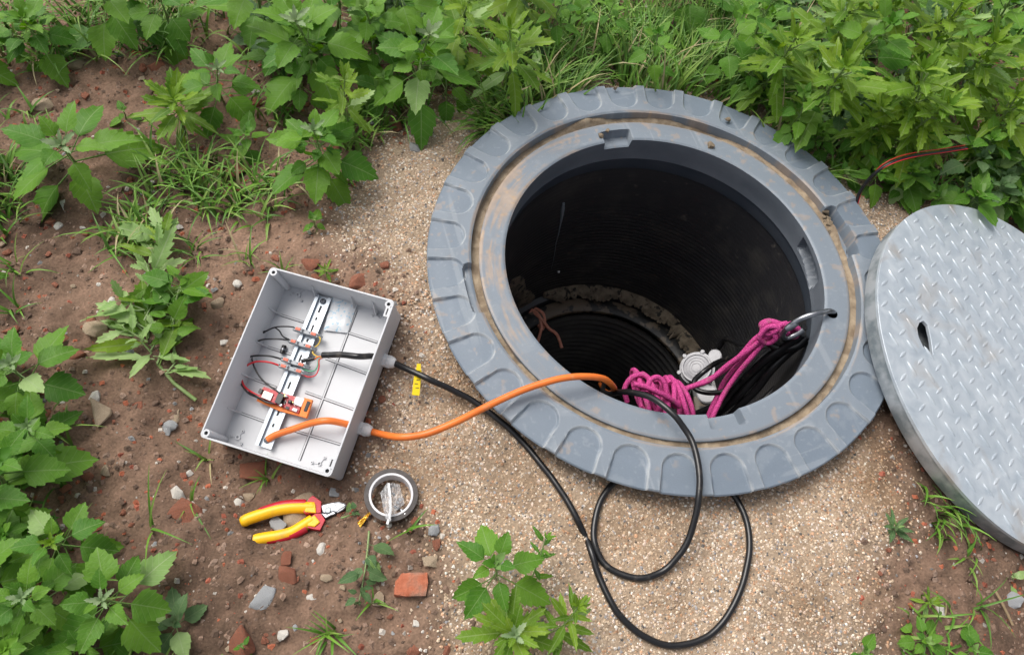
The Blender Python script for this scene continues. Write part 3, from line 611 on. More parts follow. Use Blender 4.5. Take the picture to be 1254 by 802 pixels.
for i in range(16):
    c_ = bx(310+random.uniform(-5, 55), 478+random.uniform(0, 30), .018); b = MB(); b.box((c_.x, c_.y, fz+.0186), (random.uniform(.001, .002), .001, .0009), Matrix.Rotation(ra, 3, 'Z')); b.build('chip_resistor', MT['chip' if i % 2 else 'blackp'], ctl)
# small coil on the wire beside the rail
p, q = bx(308, 329, .006), bx(317, 302, .006); b = MB(); b.tube([p, p.lerp(q, .06), p.lerp(q, .9), q], [.0032, .0042, .0042, .0034], 14); cp = b.build('capacitor', MT['blackp'], jb, 40)
b = MB(); b.tube([p.lerp(q, .4), p.lerp(q, .62)], .00435, 14); b.build('band', MT['steel'], cp, 40)
# wires
def wire(name, pts, r, m, seg_=7, parent=jb):
    b_ = MB(); b_.tube(curve([bx(a, c_, h_) for a, c_, h_ in pts], 7), [q*1.3 for q in r] if isinstance(r, list) else r*1.35, seg_); return b_.build(name, MT[m], parent, 60)
wire('black_wire', [(352, 243, .018), (320, 240, .021), (285, 243, .02), (250, 258, .014), (212, 271, .010)], .0010, 'blackp')
wire('wire_end', [(252, 257, .0145), (230, 265, .012), (211, 272, .010)], .0016, 'blackp')
wire('black_wire', [(285, 243, .02), (300, 255, .015), (312, 273, .012), (335, 284, .017)], .0009, 'blackp')
wire('black_wire', [(340, 286, .018), (290, 281, .024), (235, 286, .022), (209, 315, .018), (215, 365, .016), (240, 410, .018), (275, 440, .022), (302, 458, .026)], .0011, 'blackp')
wire('black_wire', [(306, 346, .018), (260, 336, .024), (200, 340, .022), (166, 372, .018), (170, 415, .016), (195, 455, .017), (230, 473, .021), (260, 488, .022), (284, 492, .022)], .0012, 'blackp')
wire('red_wire', [(300, 368, .018), (265, 357, .023), (220, 356, .023), (183, 377, .02), (176, 410, .018), (188, 438, .018), (215, 458, .020), (250, 476, .023)], .0012, 'redw')
wire('black_wire', [(200, 455, .017), (226, 468, .022), (246, 480, .022)], .0013, 'blackp')
wire('yellow_wire', [(424, 271, .02), (434, 280, .021), (428, 298, .02), (412, 312, .018), (410, 328, .018), (424, 338, .02), (442, 340, .021)], .0009, 'yelw')
wire('orange_wire', [(415, 347, .019), (425, 340, .021), (442, 338, .021)], .0009, 'cord')
wire('green_wire', [(375, 378, .018), (395, 386, .019), (415, 384, .019), (425, 368, .02), (428, 348, .02), (442, 341, .021)], .0008, 'grnw')
wire('red_wire', [(372, 396, .018), (395, 405, .019), (418, 399, .019), (429, 376, .02), (430, 350, .02), (442, 342, .021)], .0008, 'redw')
wire('sleeve', [(373, 354, .020), (385, 350, .021), (414, 345, .021)], [.0026]*15, 'blackp')
# cable glands in the right wall
def gland(px, py):
    d = BRT @ Vector(ray(px, py)); o_ = BRT @ (Vector((0, 0, H))-BOXO); t = (hw-.0018-o_.x)/d.x; p = o_+d*t
    p.z = min(p.z, -.016); Tm = Matrix.Translation(p) @ Matrix.Rotation(R2(90), 4, 'Y')
    g_ = bpy.data.objects.new('cable_gland', None); C.objects.link(g_); g_.parent = jb
    b_ = MB(); b_.lathe([(.0065, -.001), (.0112, -.001), (.0115, 0), (.0115, .005), (.0108, .0058), (.0065, .0058)], 6, Tm, close=True); b_.build('nut', MT['white'], g_, bevel=.0006)
    b_ = MB(); b_.lathe([(.0065, .006), (.0103, .006), (.0105, .011), (.0098, .0145), (.0086, .018), (.0066, .0205), (.0064, .0205)], 18, Tm); b_.build('dome_cap', MT['white'], g_, 50)
    for k in range(10):
        a = k*math.pi/5; b_ = MB(); b_.box((.0102*math.cos(a), .0102*math.sin(a), .0095), (.0014, .0012, .006), Matrix.Rotation(a, 3, 'Z')); b_.v = [tuple(Tm @ Vector(v)) for v in b_.v]; b_.build('grip_rib', MT['white'], g_)
    return p
GP1 = gland(470, 441); GP2 = gland(441, 524)
toW = lambda p: BOXO+BOXR @ Vector(p)

# sachet lying in the box
b = MB(); cs = [bx(*c_, .0015) for c_ in ((446, 254), (474, 147), (558, 163), (524, 263))]; n = 14; vs = []
for i in range(n+1):
    for j in range(n+1):
        u_, v_ = i/n, j/n; p = cs[0].lerp(cs[1], u_).lerp(cs[3].lerp(cs[2], u_), v_); e = min(u_, v_, 1-u_, 1-v_)
        p.z = fz+.004+.0045*min(1, e*5)**.7+.003*float(fbm(u_*4, v_*4, 1.3, 2, 5)); vs.append(toW(p))
b.add(vs, [(i*(n+1)+j, (i+1)*(n+1)+j, (i+1)*(n+1)+j+1, i*(n+1)+j+1) for i in range(n) for j in range(n)])
tag(b.build('drying_sachet', MT['blue'], None, 180), 'white drying agent sachet with faint blue print lying inside the grey box', 'sachet')

# ------------------------------------------------------------------ cables
def W3(l): return [at(a, b_, z) if z is not None else onG(a, b_, .0055) for a, b_, z in l]
oc = [toW(bx(262, 611, .012)), toW(bx(285, 596, .014)), toW(bx(340, 577, .018)), toW(bx(400, 558, .026)), toW(bx(460, 549, .032)), toW(GP2+Vector((-.02, 0, .001))), toW(GP2), toW(GP2+Vector((.024, 0, 0)))]
oc += W3([(486, 535, .075), (520, 532, .085), (560, 516, .092), (600, 496, .088), (640, 478, .090), (680, 465, .094), (712, 461, .09), (738, 463, .07), (750, 472, .03)])
oc += [at(752, 479, -.03), at(750, 482, -.12), at(742, 480, -.3), at(735, 470, -.55)]
def uneven(P, a=.0014): return [p+Vector((a*2*float(fbm(i*.11, 3.1, 1, 2, 1)), a*2*float(fbm(i*.11, 9.7, 1, 2, 2)), a*float(fbm(i*.13, 5.5, 1, 2, 3)))) for i, p in enumerate(P)]
b = MB(); b.tube(uneven(curve(oc, 8)), .0056, 12); oco = b.build('orange_cable', MT['cord'], None, 60); tag(oco, 'orange cable running from the grey box over the collar into the manhole', 'cable')
bc = [toW(bx(442, 336, .022)), toW(bx(500, 333, .03)), toW(bx(560, 338, .036)), toW(GP1+Vector((-.02, 0, .001))), toW(GP1), toW(GP1+Vector((.026, 0, 0)))]
bc += W3([(520, 462, .062), (552, 477, .05), (580, 492, .04), (612, 515, .034), (640, 541, None), (668, 574, None), (690, 605, None), (706, 633, None)])
bc += [onG(713, 648, .0), onG(718, 660, -.0035)]+W3([(724, 676, None), (734, 706, None), (752, 742, None), (776, 770, None), (804, 786, None), (834, 790, None), (864, 781, None), (888, 757, None), (906, 722, None), (916, 685, None), (916, 650, None), (908, 622, None), (897, 603, None)])
bc += W3([(872, 575, .030), (830, 560, .030), (790, 565, .030), (760, 583, .030), (740, 606, None), (730, 632, None), (728, 660, None), (738, 686, None), (758, 702, None), (784, 708, None), (812, 699, .03), (834, 676, .045), (848, 645, .062), (856, 610, .080), (857, 580, .086), (852, 553, .086), (842, 530, .086), (826, 508, .092), (806, 492, .085), (782, 482, .06), (760, 480, .02)])
bc += [at(745, 482, -.06), at(738, 478, -.2), at(740, 465, -.45)]
b = MB(); b.tube(uneven(curve(bc, 9), .0022), .0052, 12); bco = b.build('black_cable', MT['cable'], None, 60); tag(bco, 'glossy black cable looping from the box over sand and under the manhole collar', 'cable')
# yellow tag on it
tp = at(512.5, 450, .060); tq = at(509, 484, .045); d = (tq-tp).normalized(); nrm = Vector((0.1, -.3, 1)).normalized(); sx_ = d.cross(nrm).normalized(); nrm = sx_.cross(d)
TM = Matrix((sx_, d, nrm)).transposed().to_4x4(); TM.translation = tp; TL = (tq-tp).length
b = MB(); b.prism([(-.0055, .004), (.0055, .004), (.0062, TL), (-.0062, TL)], 0, .0012, TM); ct = b.build('cable_tag', MT['tagy'], bco, bevel=.0003, bseg=1)
b = MB(); b.prism([(-.003, -.006), (.003, -.006), (.004, .005), (-.004, .005)], .0003, .0022, TM); b.build('tag_tie', MT['tagy'], ct)
for k in range(4):
    b = MB(); b.box((-.0012 if k % 2 else .001, .014+k*.0065, .0013), (.0055, .0012, .0003)); b.v = [tuple(TM @ Vector(v)) for v in b.v]; b.build('print_mark', MT['dark'], ct)
# red striped black cable among the leaves
rp = [onG(1046, 256, .02), onG(1052, 238, .045), onG(1062, 222, .075), onG(1078, 207, .105), onG(1098, 197, .12), onG(1122, 191, .12), onG(1150, 187, .115), onG(1182, 182, .11)]
b = MB(); cc = curve(rp, 6); b.tube(cc, .0058, 10, flat=.6); rb = b.build('striped_cable', MT['cable'], None, 60); tag(rb, 'black flat cable with red stripes curving out of the weeds by the cover', 'cable')
for s_ in (-1, 1):
    b = MB(); sp2 = [p+Vector((0, 0, .0042))+(cc[min(i+1, len(cc)-1)]-cc[max(i-1, 0)]).normalized().cross(Vector((0, 0, 1)))*.0048*s_ for i, p in enumerate(cc)]; b.tube(sp2, .0009, 6); b.build('red_stripe', MT['redw'], rb, 60)

# ------------------------------------------------------------------ inside the shaft
hk = thing('steel_hook', 'bright bent steel hook hung through the hole in the inner lip', 'hook', at(1018, 384, .056))
hl_ = Vector(hk.location)
b = MB(); hp = [at(1021, 385, .03), at(1021, 383, .052), at(1014, 381, .066), at(1000, 384, .070), at(986, 388, .064), at(974, 394, .052), at(964, 402, .034), at(958, 410, .012), at(962, 414, -.004), at(972, 411, .002), at(984, 404, .016)]
b.tube([p-hl_ for p in curve(hp, 6)], .0052, 12); b.build('hook_rod', MT['steel'], hk, 60)
b = MB(); q = at(963, 403, .034)-hl_; q2 = at(975, 395, .05)-hl_; b.tube([q, q.lerp(q2, .3), q2], [.0062, .0072, .0072], 10); b.build('sleeve', MT['steel'], hk, 50)
b = MB(); b.lathe([(.010, .0005), (.0001, .0005)], 18, Matrix.Translation(at(1019, 384, .0558)-hl_)); b.build('lip_hole', MT['dark'], ch).parent = ch
bpy.data.objects['lip_hole'].location = hl_-RC
def strand(pts, n=8): return curve([at(*p) for p in pts], n)
rope = thing('pink_rope', 'bright pink rope tied to the steel hook and bundled below the collar edge', 'rope', at(800, 485, -.12)); rl_ = Vector(rope.location)
rr = .0052
def rst(name, path): b_ = MB(); b_.tube([p-rl_ for p in path], rr, 9); return b_.build(name, MT['pink'], rope, 70)
rst('strand', strand([(966, 405, .012), (940, 412, -.02), (915, 430, -.06), (890, 448, -.10), (868, 466, -.13), (845, 474, -.145), (828, 483, -.14), (806, 488, -.13)]))
rst('strand', strand([(972, 398, .012), (945, 404, -.01), (925, 415, -.04), (905, 437, -.08), (880, 458, -.12), (850, 472, -.15), (826, 479, -.15), (800, 484, -.13)]))
rst('strand', strand([(960, 410, -.01), (940, 416, -.03), (918, 440, -.07), (900, 462, -.11), (885, 485, -.14), (872, 512, -.16), (866, 530, -.2)]))
rst('strand', strand([(935, 420, -.05), (905, 446, -.1), (888, 466, -.14), (878, 486, -.17), (868, 508, -.19), (862, 530, -.22)]))
rst('strand', strand([(978, 403, .008), (960, 398, .0), (942, 393, .0), (932, 398, -.01), (940, 406, -.01), (954, 404, -.005), (976, 407, -.005)]))
rst('knot_loop', strand([(954, 398, .008), (944, 394, .008), (936, 398, .0), (934, 405, -.012), (942, 409, -.01), (950, 405, .004), (956, 398, .012), (964, 396, .016)]))
rst('knot_loop', strand([(944, 404, .0), (950, 414, -.01), (940, 420, -.03), (930, 414, -.02), (938, 402, .0), (950, 400, .01), (958, 408, .0)]))
rst('knot_loop', strand([(970, 398, .018), (978, 404, .01), (974, 412, -.004), (964, 410, -.004), (962, 400, .012), (970, 396, .02)]))
ex = (at(835, 497, -.12)-at(768, 478, -.12)); ex_n = ex.normalized(); ey_n = Vector((0, 0, 1)).cross(ex_n)
for k in range(9):                                             # wound loops of the bundle
    f_ = k/8; c_ = at(778+50*f_+random.uniform(-3, 3), 478+15*f_+random.uniform(-3, 3), -.125+random.uniform(-.012, .012)); tl = .25+random.uniform(-.28, .28)
    ax = (ex_n*math.cos(tl)+ey_n*math.sin(tl)+Vector((0, 0, random.uniform(-.2, .2)))).normalized(); u1 = ax.cross(Vector((0, 0, 1))).normalized(); u2 = ax.cross(u1); ra_, rb_ = random.uniform(.034, .044), random.uniform(.020, .028)
    rst('coil_turn', curve([c_+u1*math.cos(a)*ra_+u2*math.sin(a)*rb_+ax*(.006*math.sin(a+k)+.011*a/6.28) for a in np.linspace(k, k+6.5, 13)], 3))
rst('coil_turn', strand([(768, 492, -.13), (765, 476, -.11), (774, 462, -.095), (788, 459, -.09), (797, 468, -.09), (795, 482, -.10)]))
rst('coil_turn', strand([(792, 480, -.09), (796, 466, -.085), (806, 462, -.085), (814, 470, -.09), (818, 484, -.1), (828, 498, -.12)]))
rst('coil_turn', strand([(776, 470, -.085), (792, 474, -.082), (810, 482, -.085), (826, 492, -.1), (836, 502, -.12)]))
# white round cable joint
jc = at(854, 452, -.30); jn = (Vector((0, 0, H))-jc).normalized(); jn = (jn+Vector((-.15, .25, .1))).normalized(); JR = jn.to_track_quat('Z', 'Y').to_matrix()
cj = thing('cable_joint', 'round white plastic cable joint hanging among the black cables in the shaft', 'cable joint', jc, rot=JR)
b = MB(); b.lathe([(.0001, .016), (.026, .016), (.0285, .014), (.0295, .017), (.033, .017), (.034, .014), (.034, .006), (.039, .005), (.039, -.002), (.034, -.003), (.034, -.03), (.030, -.036), (.0001, -.036)], 40); b.build('cap', MT['jointw'], cj, 40)
for k in range(6):
    a = k*math.pi/3+.3; b = MB(); b.lathe([(.0001, .009), (.0042, .009), (.005, .007), (.005, -.004), (.0001, -.004)], 12, Matrix.Translation((.0405*math.cos(a), .0405*math.sin(a), 0))); b.build('screw_lug', MT['jointw'], cj, 40)
for k in range(3):
    b = MB(); b.lathe([(.009+k*.006, .0165), (.0095+k*.006, .0172), (.0105+k*.006, .0172), (.011+k*.006, .0165)], 28, close=True); b.build('cap_ring', MT['jointw'], cj, 60)
q = JR.transposed() @ (at(876, 437, -.29)-jc); b = MB(); b.lathe([(.0001, .012), (.013, .012), (.015, .010), (.015, -.02), (.0001, -.02)], 24, Matrix.Translation(q)); b.build('side_port', MT['jointw'], cj, 40)
b = MB(); q2 = JR.transposed() @ (at(866, 482, -.31)-jc); b.lathe([(.0001, .006), (.020, .006), (.023, .003), (.023, -.02), (.0001, -.02)], 24, Matrix.Translation(q2)); b.build('side_port', MT['jointw'], cj, 40)
# black cable hank
hb = thing('cable_hank', 'hank of thick black cable hanging inside the shaft below the steel hook', 'cable', at(920, 460, -.1)); ho = Vector(hb.location)
for pts, r_ in (([(982, 408, .0), (962, 424, -.04), (938, 440, -.08), (910, 465, -.14), (885, 490, -.2), (850, 508, -.26), (835, 500, -.34)], .0085),
                ([(985, 418, -.02), (968, 430, -.06), (945, 452, -.1), (925, 478, -.15), (902, 500, -.2), (885, 520, -.25)], .0085),
                ([(975, 420, -.03), (950, 436, -.08), (930, 456, -.12), (905, 484, -.17), (880, 505, -.23), (868, 520, -.3)], .0085),
                ([(988, 412, -.01), (975, 424, -.03), (955, 426, -.05), (940, 418, -.05), (950, 408, -.03), (975, 404, -.01)], .0075),
                ([(880, 500, -.2), (905, 470, -.15), (940, 432, -.09), (975, 418, -.04), (990, 420, -.05), (985, 436, -.1), (955, 470, -.18), (925, 500, -.22)], .007),
                ([(905, 437, -.09), (880, 443, -.16), (862, 455, -.19), (850, 467, -.19), (853, 477, -.185), (870, 481, -.17), (890, 477, -.15), (905, 462, -.13)], .0055),
                ([(835, 505, -.2), (840, 485, -.24), (846, 470, -.26)], .006),
                ([(985, 400, .0), (960, 418, -.06), (915, 425, -.2), (890, 415, -.3), (880, 425, -.34)], .007)):
    b = MB(); b.tube([p-ho for p in strand(pts, 7)], r_, 10); b.build('cable_strand', MT['cable'], hb, 60)
# salmon cords at the left wall
cw = onwall(634, 388, .309)+RC; cords = thing('cord_bunch', 'thin salmon coloured cords sticking out of the shaft wall at left', 'cord', cw)
zc = cw.z
for pts in ([(632, 388, 0), (645, 379, .012), (658, 384, .02), (663, 398, .012), (660, 413, -.004), (656, 425, -.02)], [(632, 391, 0), (648, 382, .010), (662, 390, .02), (672, 402, .012), (682, 410, .0), (688, 426, -.016)],
            [(633, 386, 0), (650, 377, .012), (664, 383, .018), (667, 394, .01), (664, 404, 0)], [(634, 393, .0), (646, 387, .006), (656, 392, .01), (662, 402, .0)]):
    b = MB(); b.tube([p-cw for p in curve([at(a, c_, zc+z) for a, c_, z in pts], 6)], .0046, 8); b.build('cord', MT['copper'], cords, 60)

# ------------------------------------------------------------------ pliers
pz = onG(350, 640).z; P0 = onG(375, 632)
pl = thing('pliers', 'red and yellow insulated side cutters lying on the soil below the grey box', 'pliers', P0)
def c7(a, c_, z): return at(270+.2618*a, 550+.2618*c_, pz+z)-P0
def sweep(name, pts, r, m, parent, flat=1.): b_ = MB(); pa = curve([c7(*p) for p in pts], 6); n_ = len(pa); rr_ = [r*(.72 if i == 0 else .9 if i == 1 else .97 if i in (2, n_-1) else 1)*(1.0) for i in range(n_)]; b_.tube(pa, rr_, 12); return b_.build(name, MT[m], parent, 70)
for top in (1, 0):
    if top:
        cl = [(97, 343, .010), (135, 324, .012), (190, 305, .013), (260, 284, .014), (330, 273, .015), (400, 271, .015), (440, 272, .015)]
        cr_ = [(176, 299, .0125), (225, 281, .0135), (280, 265, .0145), (340, 257, .0155), (400, 256, .0155)]
        gp_ = [(388, 290), (396, 258), (416, 228), (432, 216), (472, 244), (470, 296), (440, 300), (395, 300)]
        gy_ = [(392, 292), (400, 268), (420, 246), (444, 254), (447, 298)]
    else:
        cl = [(112, 437, .010), (155, 426, .012), (205, 416, .013), (280, 404, .014), (340, 386, .015), (400, 350, .015), (432, 330, .015)]
        cr_ = [(202, 424, .0125), (250, 417, .0135), (300, 409, .0145), (350, 392, .0155), (400, 366, .0155)]
        gp_ = [(400, 330), (445, 300), (470, 300), (490, 330), (466, 378), (430, 372), (402, 365)]
        gy_ = [(402, 334), (440, 306), (466, 340), (440, 362), (408, 358)]
    h_ = bpy.data.objects.new('handle', None); C.objects.link(h_); h_.parent = pl
    sweep('grip', cl, .0092, 'hyel', h_); sweep('grip_stripe', cr_, .0074, 'hred', h_)
    b = MB(); b.prism([(c7(a, c_, .02).x, c7(a, c_, .02).y) for a, c_ in gp_], pz-P0.z+.004, pz-P0.z+.021); b.build('guard', MT['hred'], h_, bevel=.0025, bseg=3)
    b = MB(); b.prism([(c7(a, c_, .023).x, c7(a, c_, .023).y) for a, c_ in gy_], pz-P0.z+.018, pz-P0.z+.0235); b.build('guard_pad', MT['hyel'], h_, bevel=.0015, bseg=2)
for nm, pts, z0, z1 in (('jaw', [(466, 262), (500, 252), (522, 247), (552, 243), (580, 250), (592, 264), (575, 283), (548, 298), (530, 290), (500, 300), (478, 296)], .006, .017), ('jaw', [(468, 290), (478, 296), (500, 300), (520, 282), (530, 284), (540, 300), (515, 308), (490, 322), (474, 305)], .006, .0155)):
    b = MB(); b.prism([(c7(a, c_, .017).x, c7(a, c_, .017).y) for a, c_ in pts], pz-P0.z+z0, pz-P0.z+z1); b.build(nm, MT['steel'], pl, bevel=.0015, bseg=2)
b = MB(); p = c7(503, 284, .018); b.lathe([(.0048, -.002), (.0048, .0015), (.004, .0022), (.0001, .0022)], 20, Matrix.Translation((p.x, p.y, pz-P0.z+.0165))); b.build('pivot', MT['galvd'], pl, 40)
b = MB(); b.prism([(c7(a, c_, .018).x, c7(a, c_, .018).y) for a, c_ in [(532, 250), (578, 252), (587, 263), (560, 280), (536, 296), (541, 272)]], pz-P0.z+.0168, pz-P0.z+.0182); b.build('cutting_edge', MT['steel'], pl, bevel=.001, bseg=1)

# ------------------------------------------------------------------ tape roll, bag, scrap
T0 = onG(479, 611); tn = Vector((.03, -.02, 1)).normalized(); TRm = tn.to_track_quat('Z', 'Y').to_matrix()
tr = thing('tape_roll', 'roll of dark brown packing tape on a white core lying on sand', 'tape', T0+Vector((0, 0, .001)), rot=TRm)
mpp = (at(512, 604, .03)-at(479, 604, .03)).length; ro = mpp; ri = ro*.83; rc2 = ro*.745
b = MB(); b.lathe([(ri, 0), (ro, 0), (ro, .026), (ri, .026)], 72, close=True, mi=0); tpo = b.build('tape', [MT['tapeb'], MT['tapes']], tr, 40)
for f_ in tpo.data.polygons:
    if abs(f_.normal.z) > .7: f_.material_index = 1
b = MB(); b.lathe([(rc2, -.0005), (ri-.0003, -.0005), (ri-.0003, .0265), (rc2, .0265)], 72, close=True); b.build('core', MT['core'], tr, 40)
def film(name, cs_, z, amp, m, parent, seed, n=16, f_=5):
    b_ = MB(); vs = []
    for i in range(n+1):
        for j in range(n+1):
            u_, v_ = i/n, j/n; p = cs_[0].lerp(cs_[1], u_).lerp(cs_[3].lerp(cs_[2], u_), v_).copy(); p.z += z+amp*2*abs(float(fbm(u_*f_, v_*f_, 1, 3, seed))); vs.append(p)
    b_.add(vs, [(i*(n+1)+j, (i+1)*(n+1)+j, (i+1)*(n+1)+j+1, i*(n+1)+j+1) for i in range(n) for j in range(n)]); return b_.build(name, m, parent, 35)
B0 = onG(480, 615); bag = thing('plastic_bag', 'crumpled clear zip bag with small metal parts inside the tape roll', 'plastic bag', B0)
cc7 = lambda a, c_, z: at(270+.2618*a, 550+.2618*c_, B0.z+z)-B0
film('bag_sheet', [cc7(772, 330, .024), cc7(748, 210, .018), cc7(782, 160, .03), cc7(800, 340, .034)], .004, .016, MT['film'], bag, 2)
film('bag_sheet', [cc7(795, 325, .030), cc7(783, 165, .028), cc7(838, 168, .012), cc7(862, 260, .012)], .004, .018, MT['film'], bag, 6)
b = MB(); b.tube(curve([cc7(785, 160, .034), cc7(793, 230, .037), cc7(792, 300, .036), cc7(780, 350, .033)], 5), .0028, 8, flat=.5); b.build('zip_strip', MT['white'], bag, 60)
for k in range(5):
    b = MB(); p = cc7(812+random.uniform(0, 34), 215+k*17, .012+.002*k); b.tube([p, p+Vector((random.uniform(-.008, .008), random.uniform(-.008, .008), .003))], .0024, 8); b.build('screw', MT['steel'], bag, 40)
g_ = [onG(270+.2618*a, 550+.2618*c_, .006) for a, c_ in ((640, 345), (655, 368), (700, 305), (690, 298))]
tag(film('tape_scrap', g_, .001, .006, MT['gold'], None, 4, 8, 4), 'small shiny golden strip of tape at the foot of the tape roll', 'tape scrap')

# ------------------------------------------------------------------ stones and brick pieces
def stone_mesh(seed, flat, angular):
    r_ = random.Random(seed); bm = bmesh.new()
    if angular:
        for _ in range(16): bm.verts.new((max(-.8, min(.8, r_.gauss(0, .62))), max(-.62, min(.62, r_.gauss(0, .5))), max(-.5, min(.5, r_.gauss(0, .4)))*flat))
    else:
        for _ in range(34):
            v = Vector((r_.gauss(0, 1), r_.gauss(0, 1), r_.gauss(0, 1))).normalized()*r_.uniform(.9, 1.05); bm.verts.new((v.x, v.y*.8, v.z*flat*.7))
    rr_ = bmesh.ops.convex_hull(bm, input=bm.verts); bmesh.ops.delete(bm, geom=list({e for e in rr_['geom_interior']+rr_['geom_unused'] if isinstance(e, bmesh.types.BMVert)}), context='VERTS')
    bmesh.ops.bevel(bm, geom=bm.edges[:], offset=.06, segments=1, affect='EDGES', clamp_overlap=True)
    bmesh.ops.triangulate(bm, faces=bm.faces[:]); bmesh.ops.subdivide_edges(bm, edges=[e for e in bm.edges if e.calc_length() > .25], cuts=2, use_grid_fill=True); bmesh.ops.triangulate(bm, faces=bm.faces[:]); bm.normal_update()
    for v in bm.verts: v.co += v.normal*(.10*float(fbm(v.co.x*2+seed+v.co.z, v.co.y*2-v.co.z*1.7, 1.7, 3, seed)))
    me = bpy.data.meshes.new('stone'); bm.to_mesh(me); bm.free()
    mx = max(max(abs(v.co.x) for v in me.vertices), .01)
    for v in me.vertices: v.co /= mx
    me.polygons.foreach_set('use_smooth', [True]*len(me.polygons)); me.set_sharp_from_angle(angle=R2(32)); return me
SM = {}
def smesh(kind, var, m):
    k = (kind, var, m)
    if k not in SM:
        base = stone_mesh(var*7+{'a': 1, 'r': 2, 'f': 3}[kind], {'a': 1., 'r': .8, 'f': .45}[kind], kind != 'r'); base.materials.append(MT[m]); SM[k] = base
    return SM[k]
def stone(name, px, py, r, kind, m, label, cat, group=None, var=None, sink=.42, rz=None):
    p = onG(px, py); sc_ = r*(p-Vector((0, 0, H))).length/F
    o = bpy.data.objects.new(name, smesh(kind, random.randrange(6) if var is None else var, m)); C.objects.link(o)
    o.location = p+Vector((0, 0, sc_*(.5-(.18 if kind == 'f' else sink))*(.6 if kind == 'f' else .9))); o.scale = (sc_, sc_, sc_); o.rotation_euler = (random.uniform(-.15, .15), random.uniform(-.15, .15), random.uniform(0, 6.28) if rz is None else rz)
    return tag(o, label, cat, group)
def rough_up(me):
    bm = bmesh.new(); bm.from_mesh(me); bmesh.ops.triangulate(bm, faces=bm.faces[:])
    bmesh.ops.subdivide_edges(bm, edges=[e for e in bm.edges if e.calc_length() > .004], cuts=4, use_grid_fill=True); bmesh.ops.triangulate(bm, faces=bm.faces[:]); bm.normal_update()
    for v in bm.verts: v.co += v.normal*(.0045*float(fbm(v.co.x+v.co.z, v.co.y-v.co.z, 90, 3, 5)))
    bm.to_mesh(me); bm.free(); me.polygons.foreach_set('use_smooth', [True]*len(me.polygons)); me.set_sharp_from_angle(angle=R2(40))
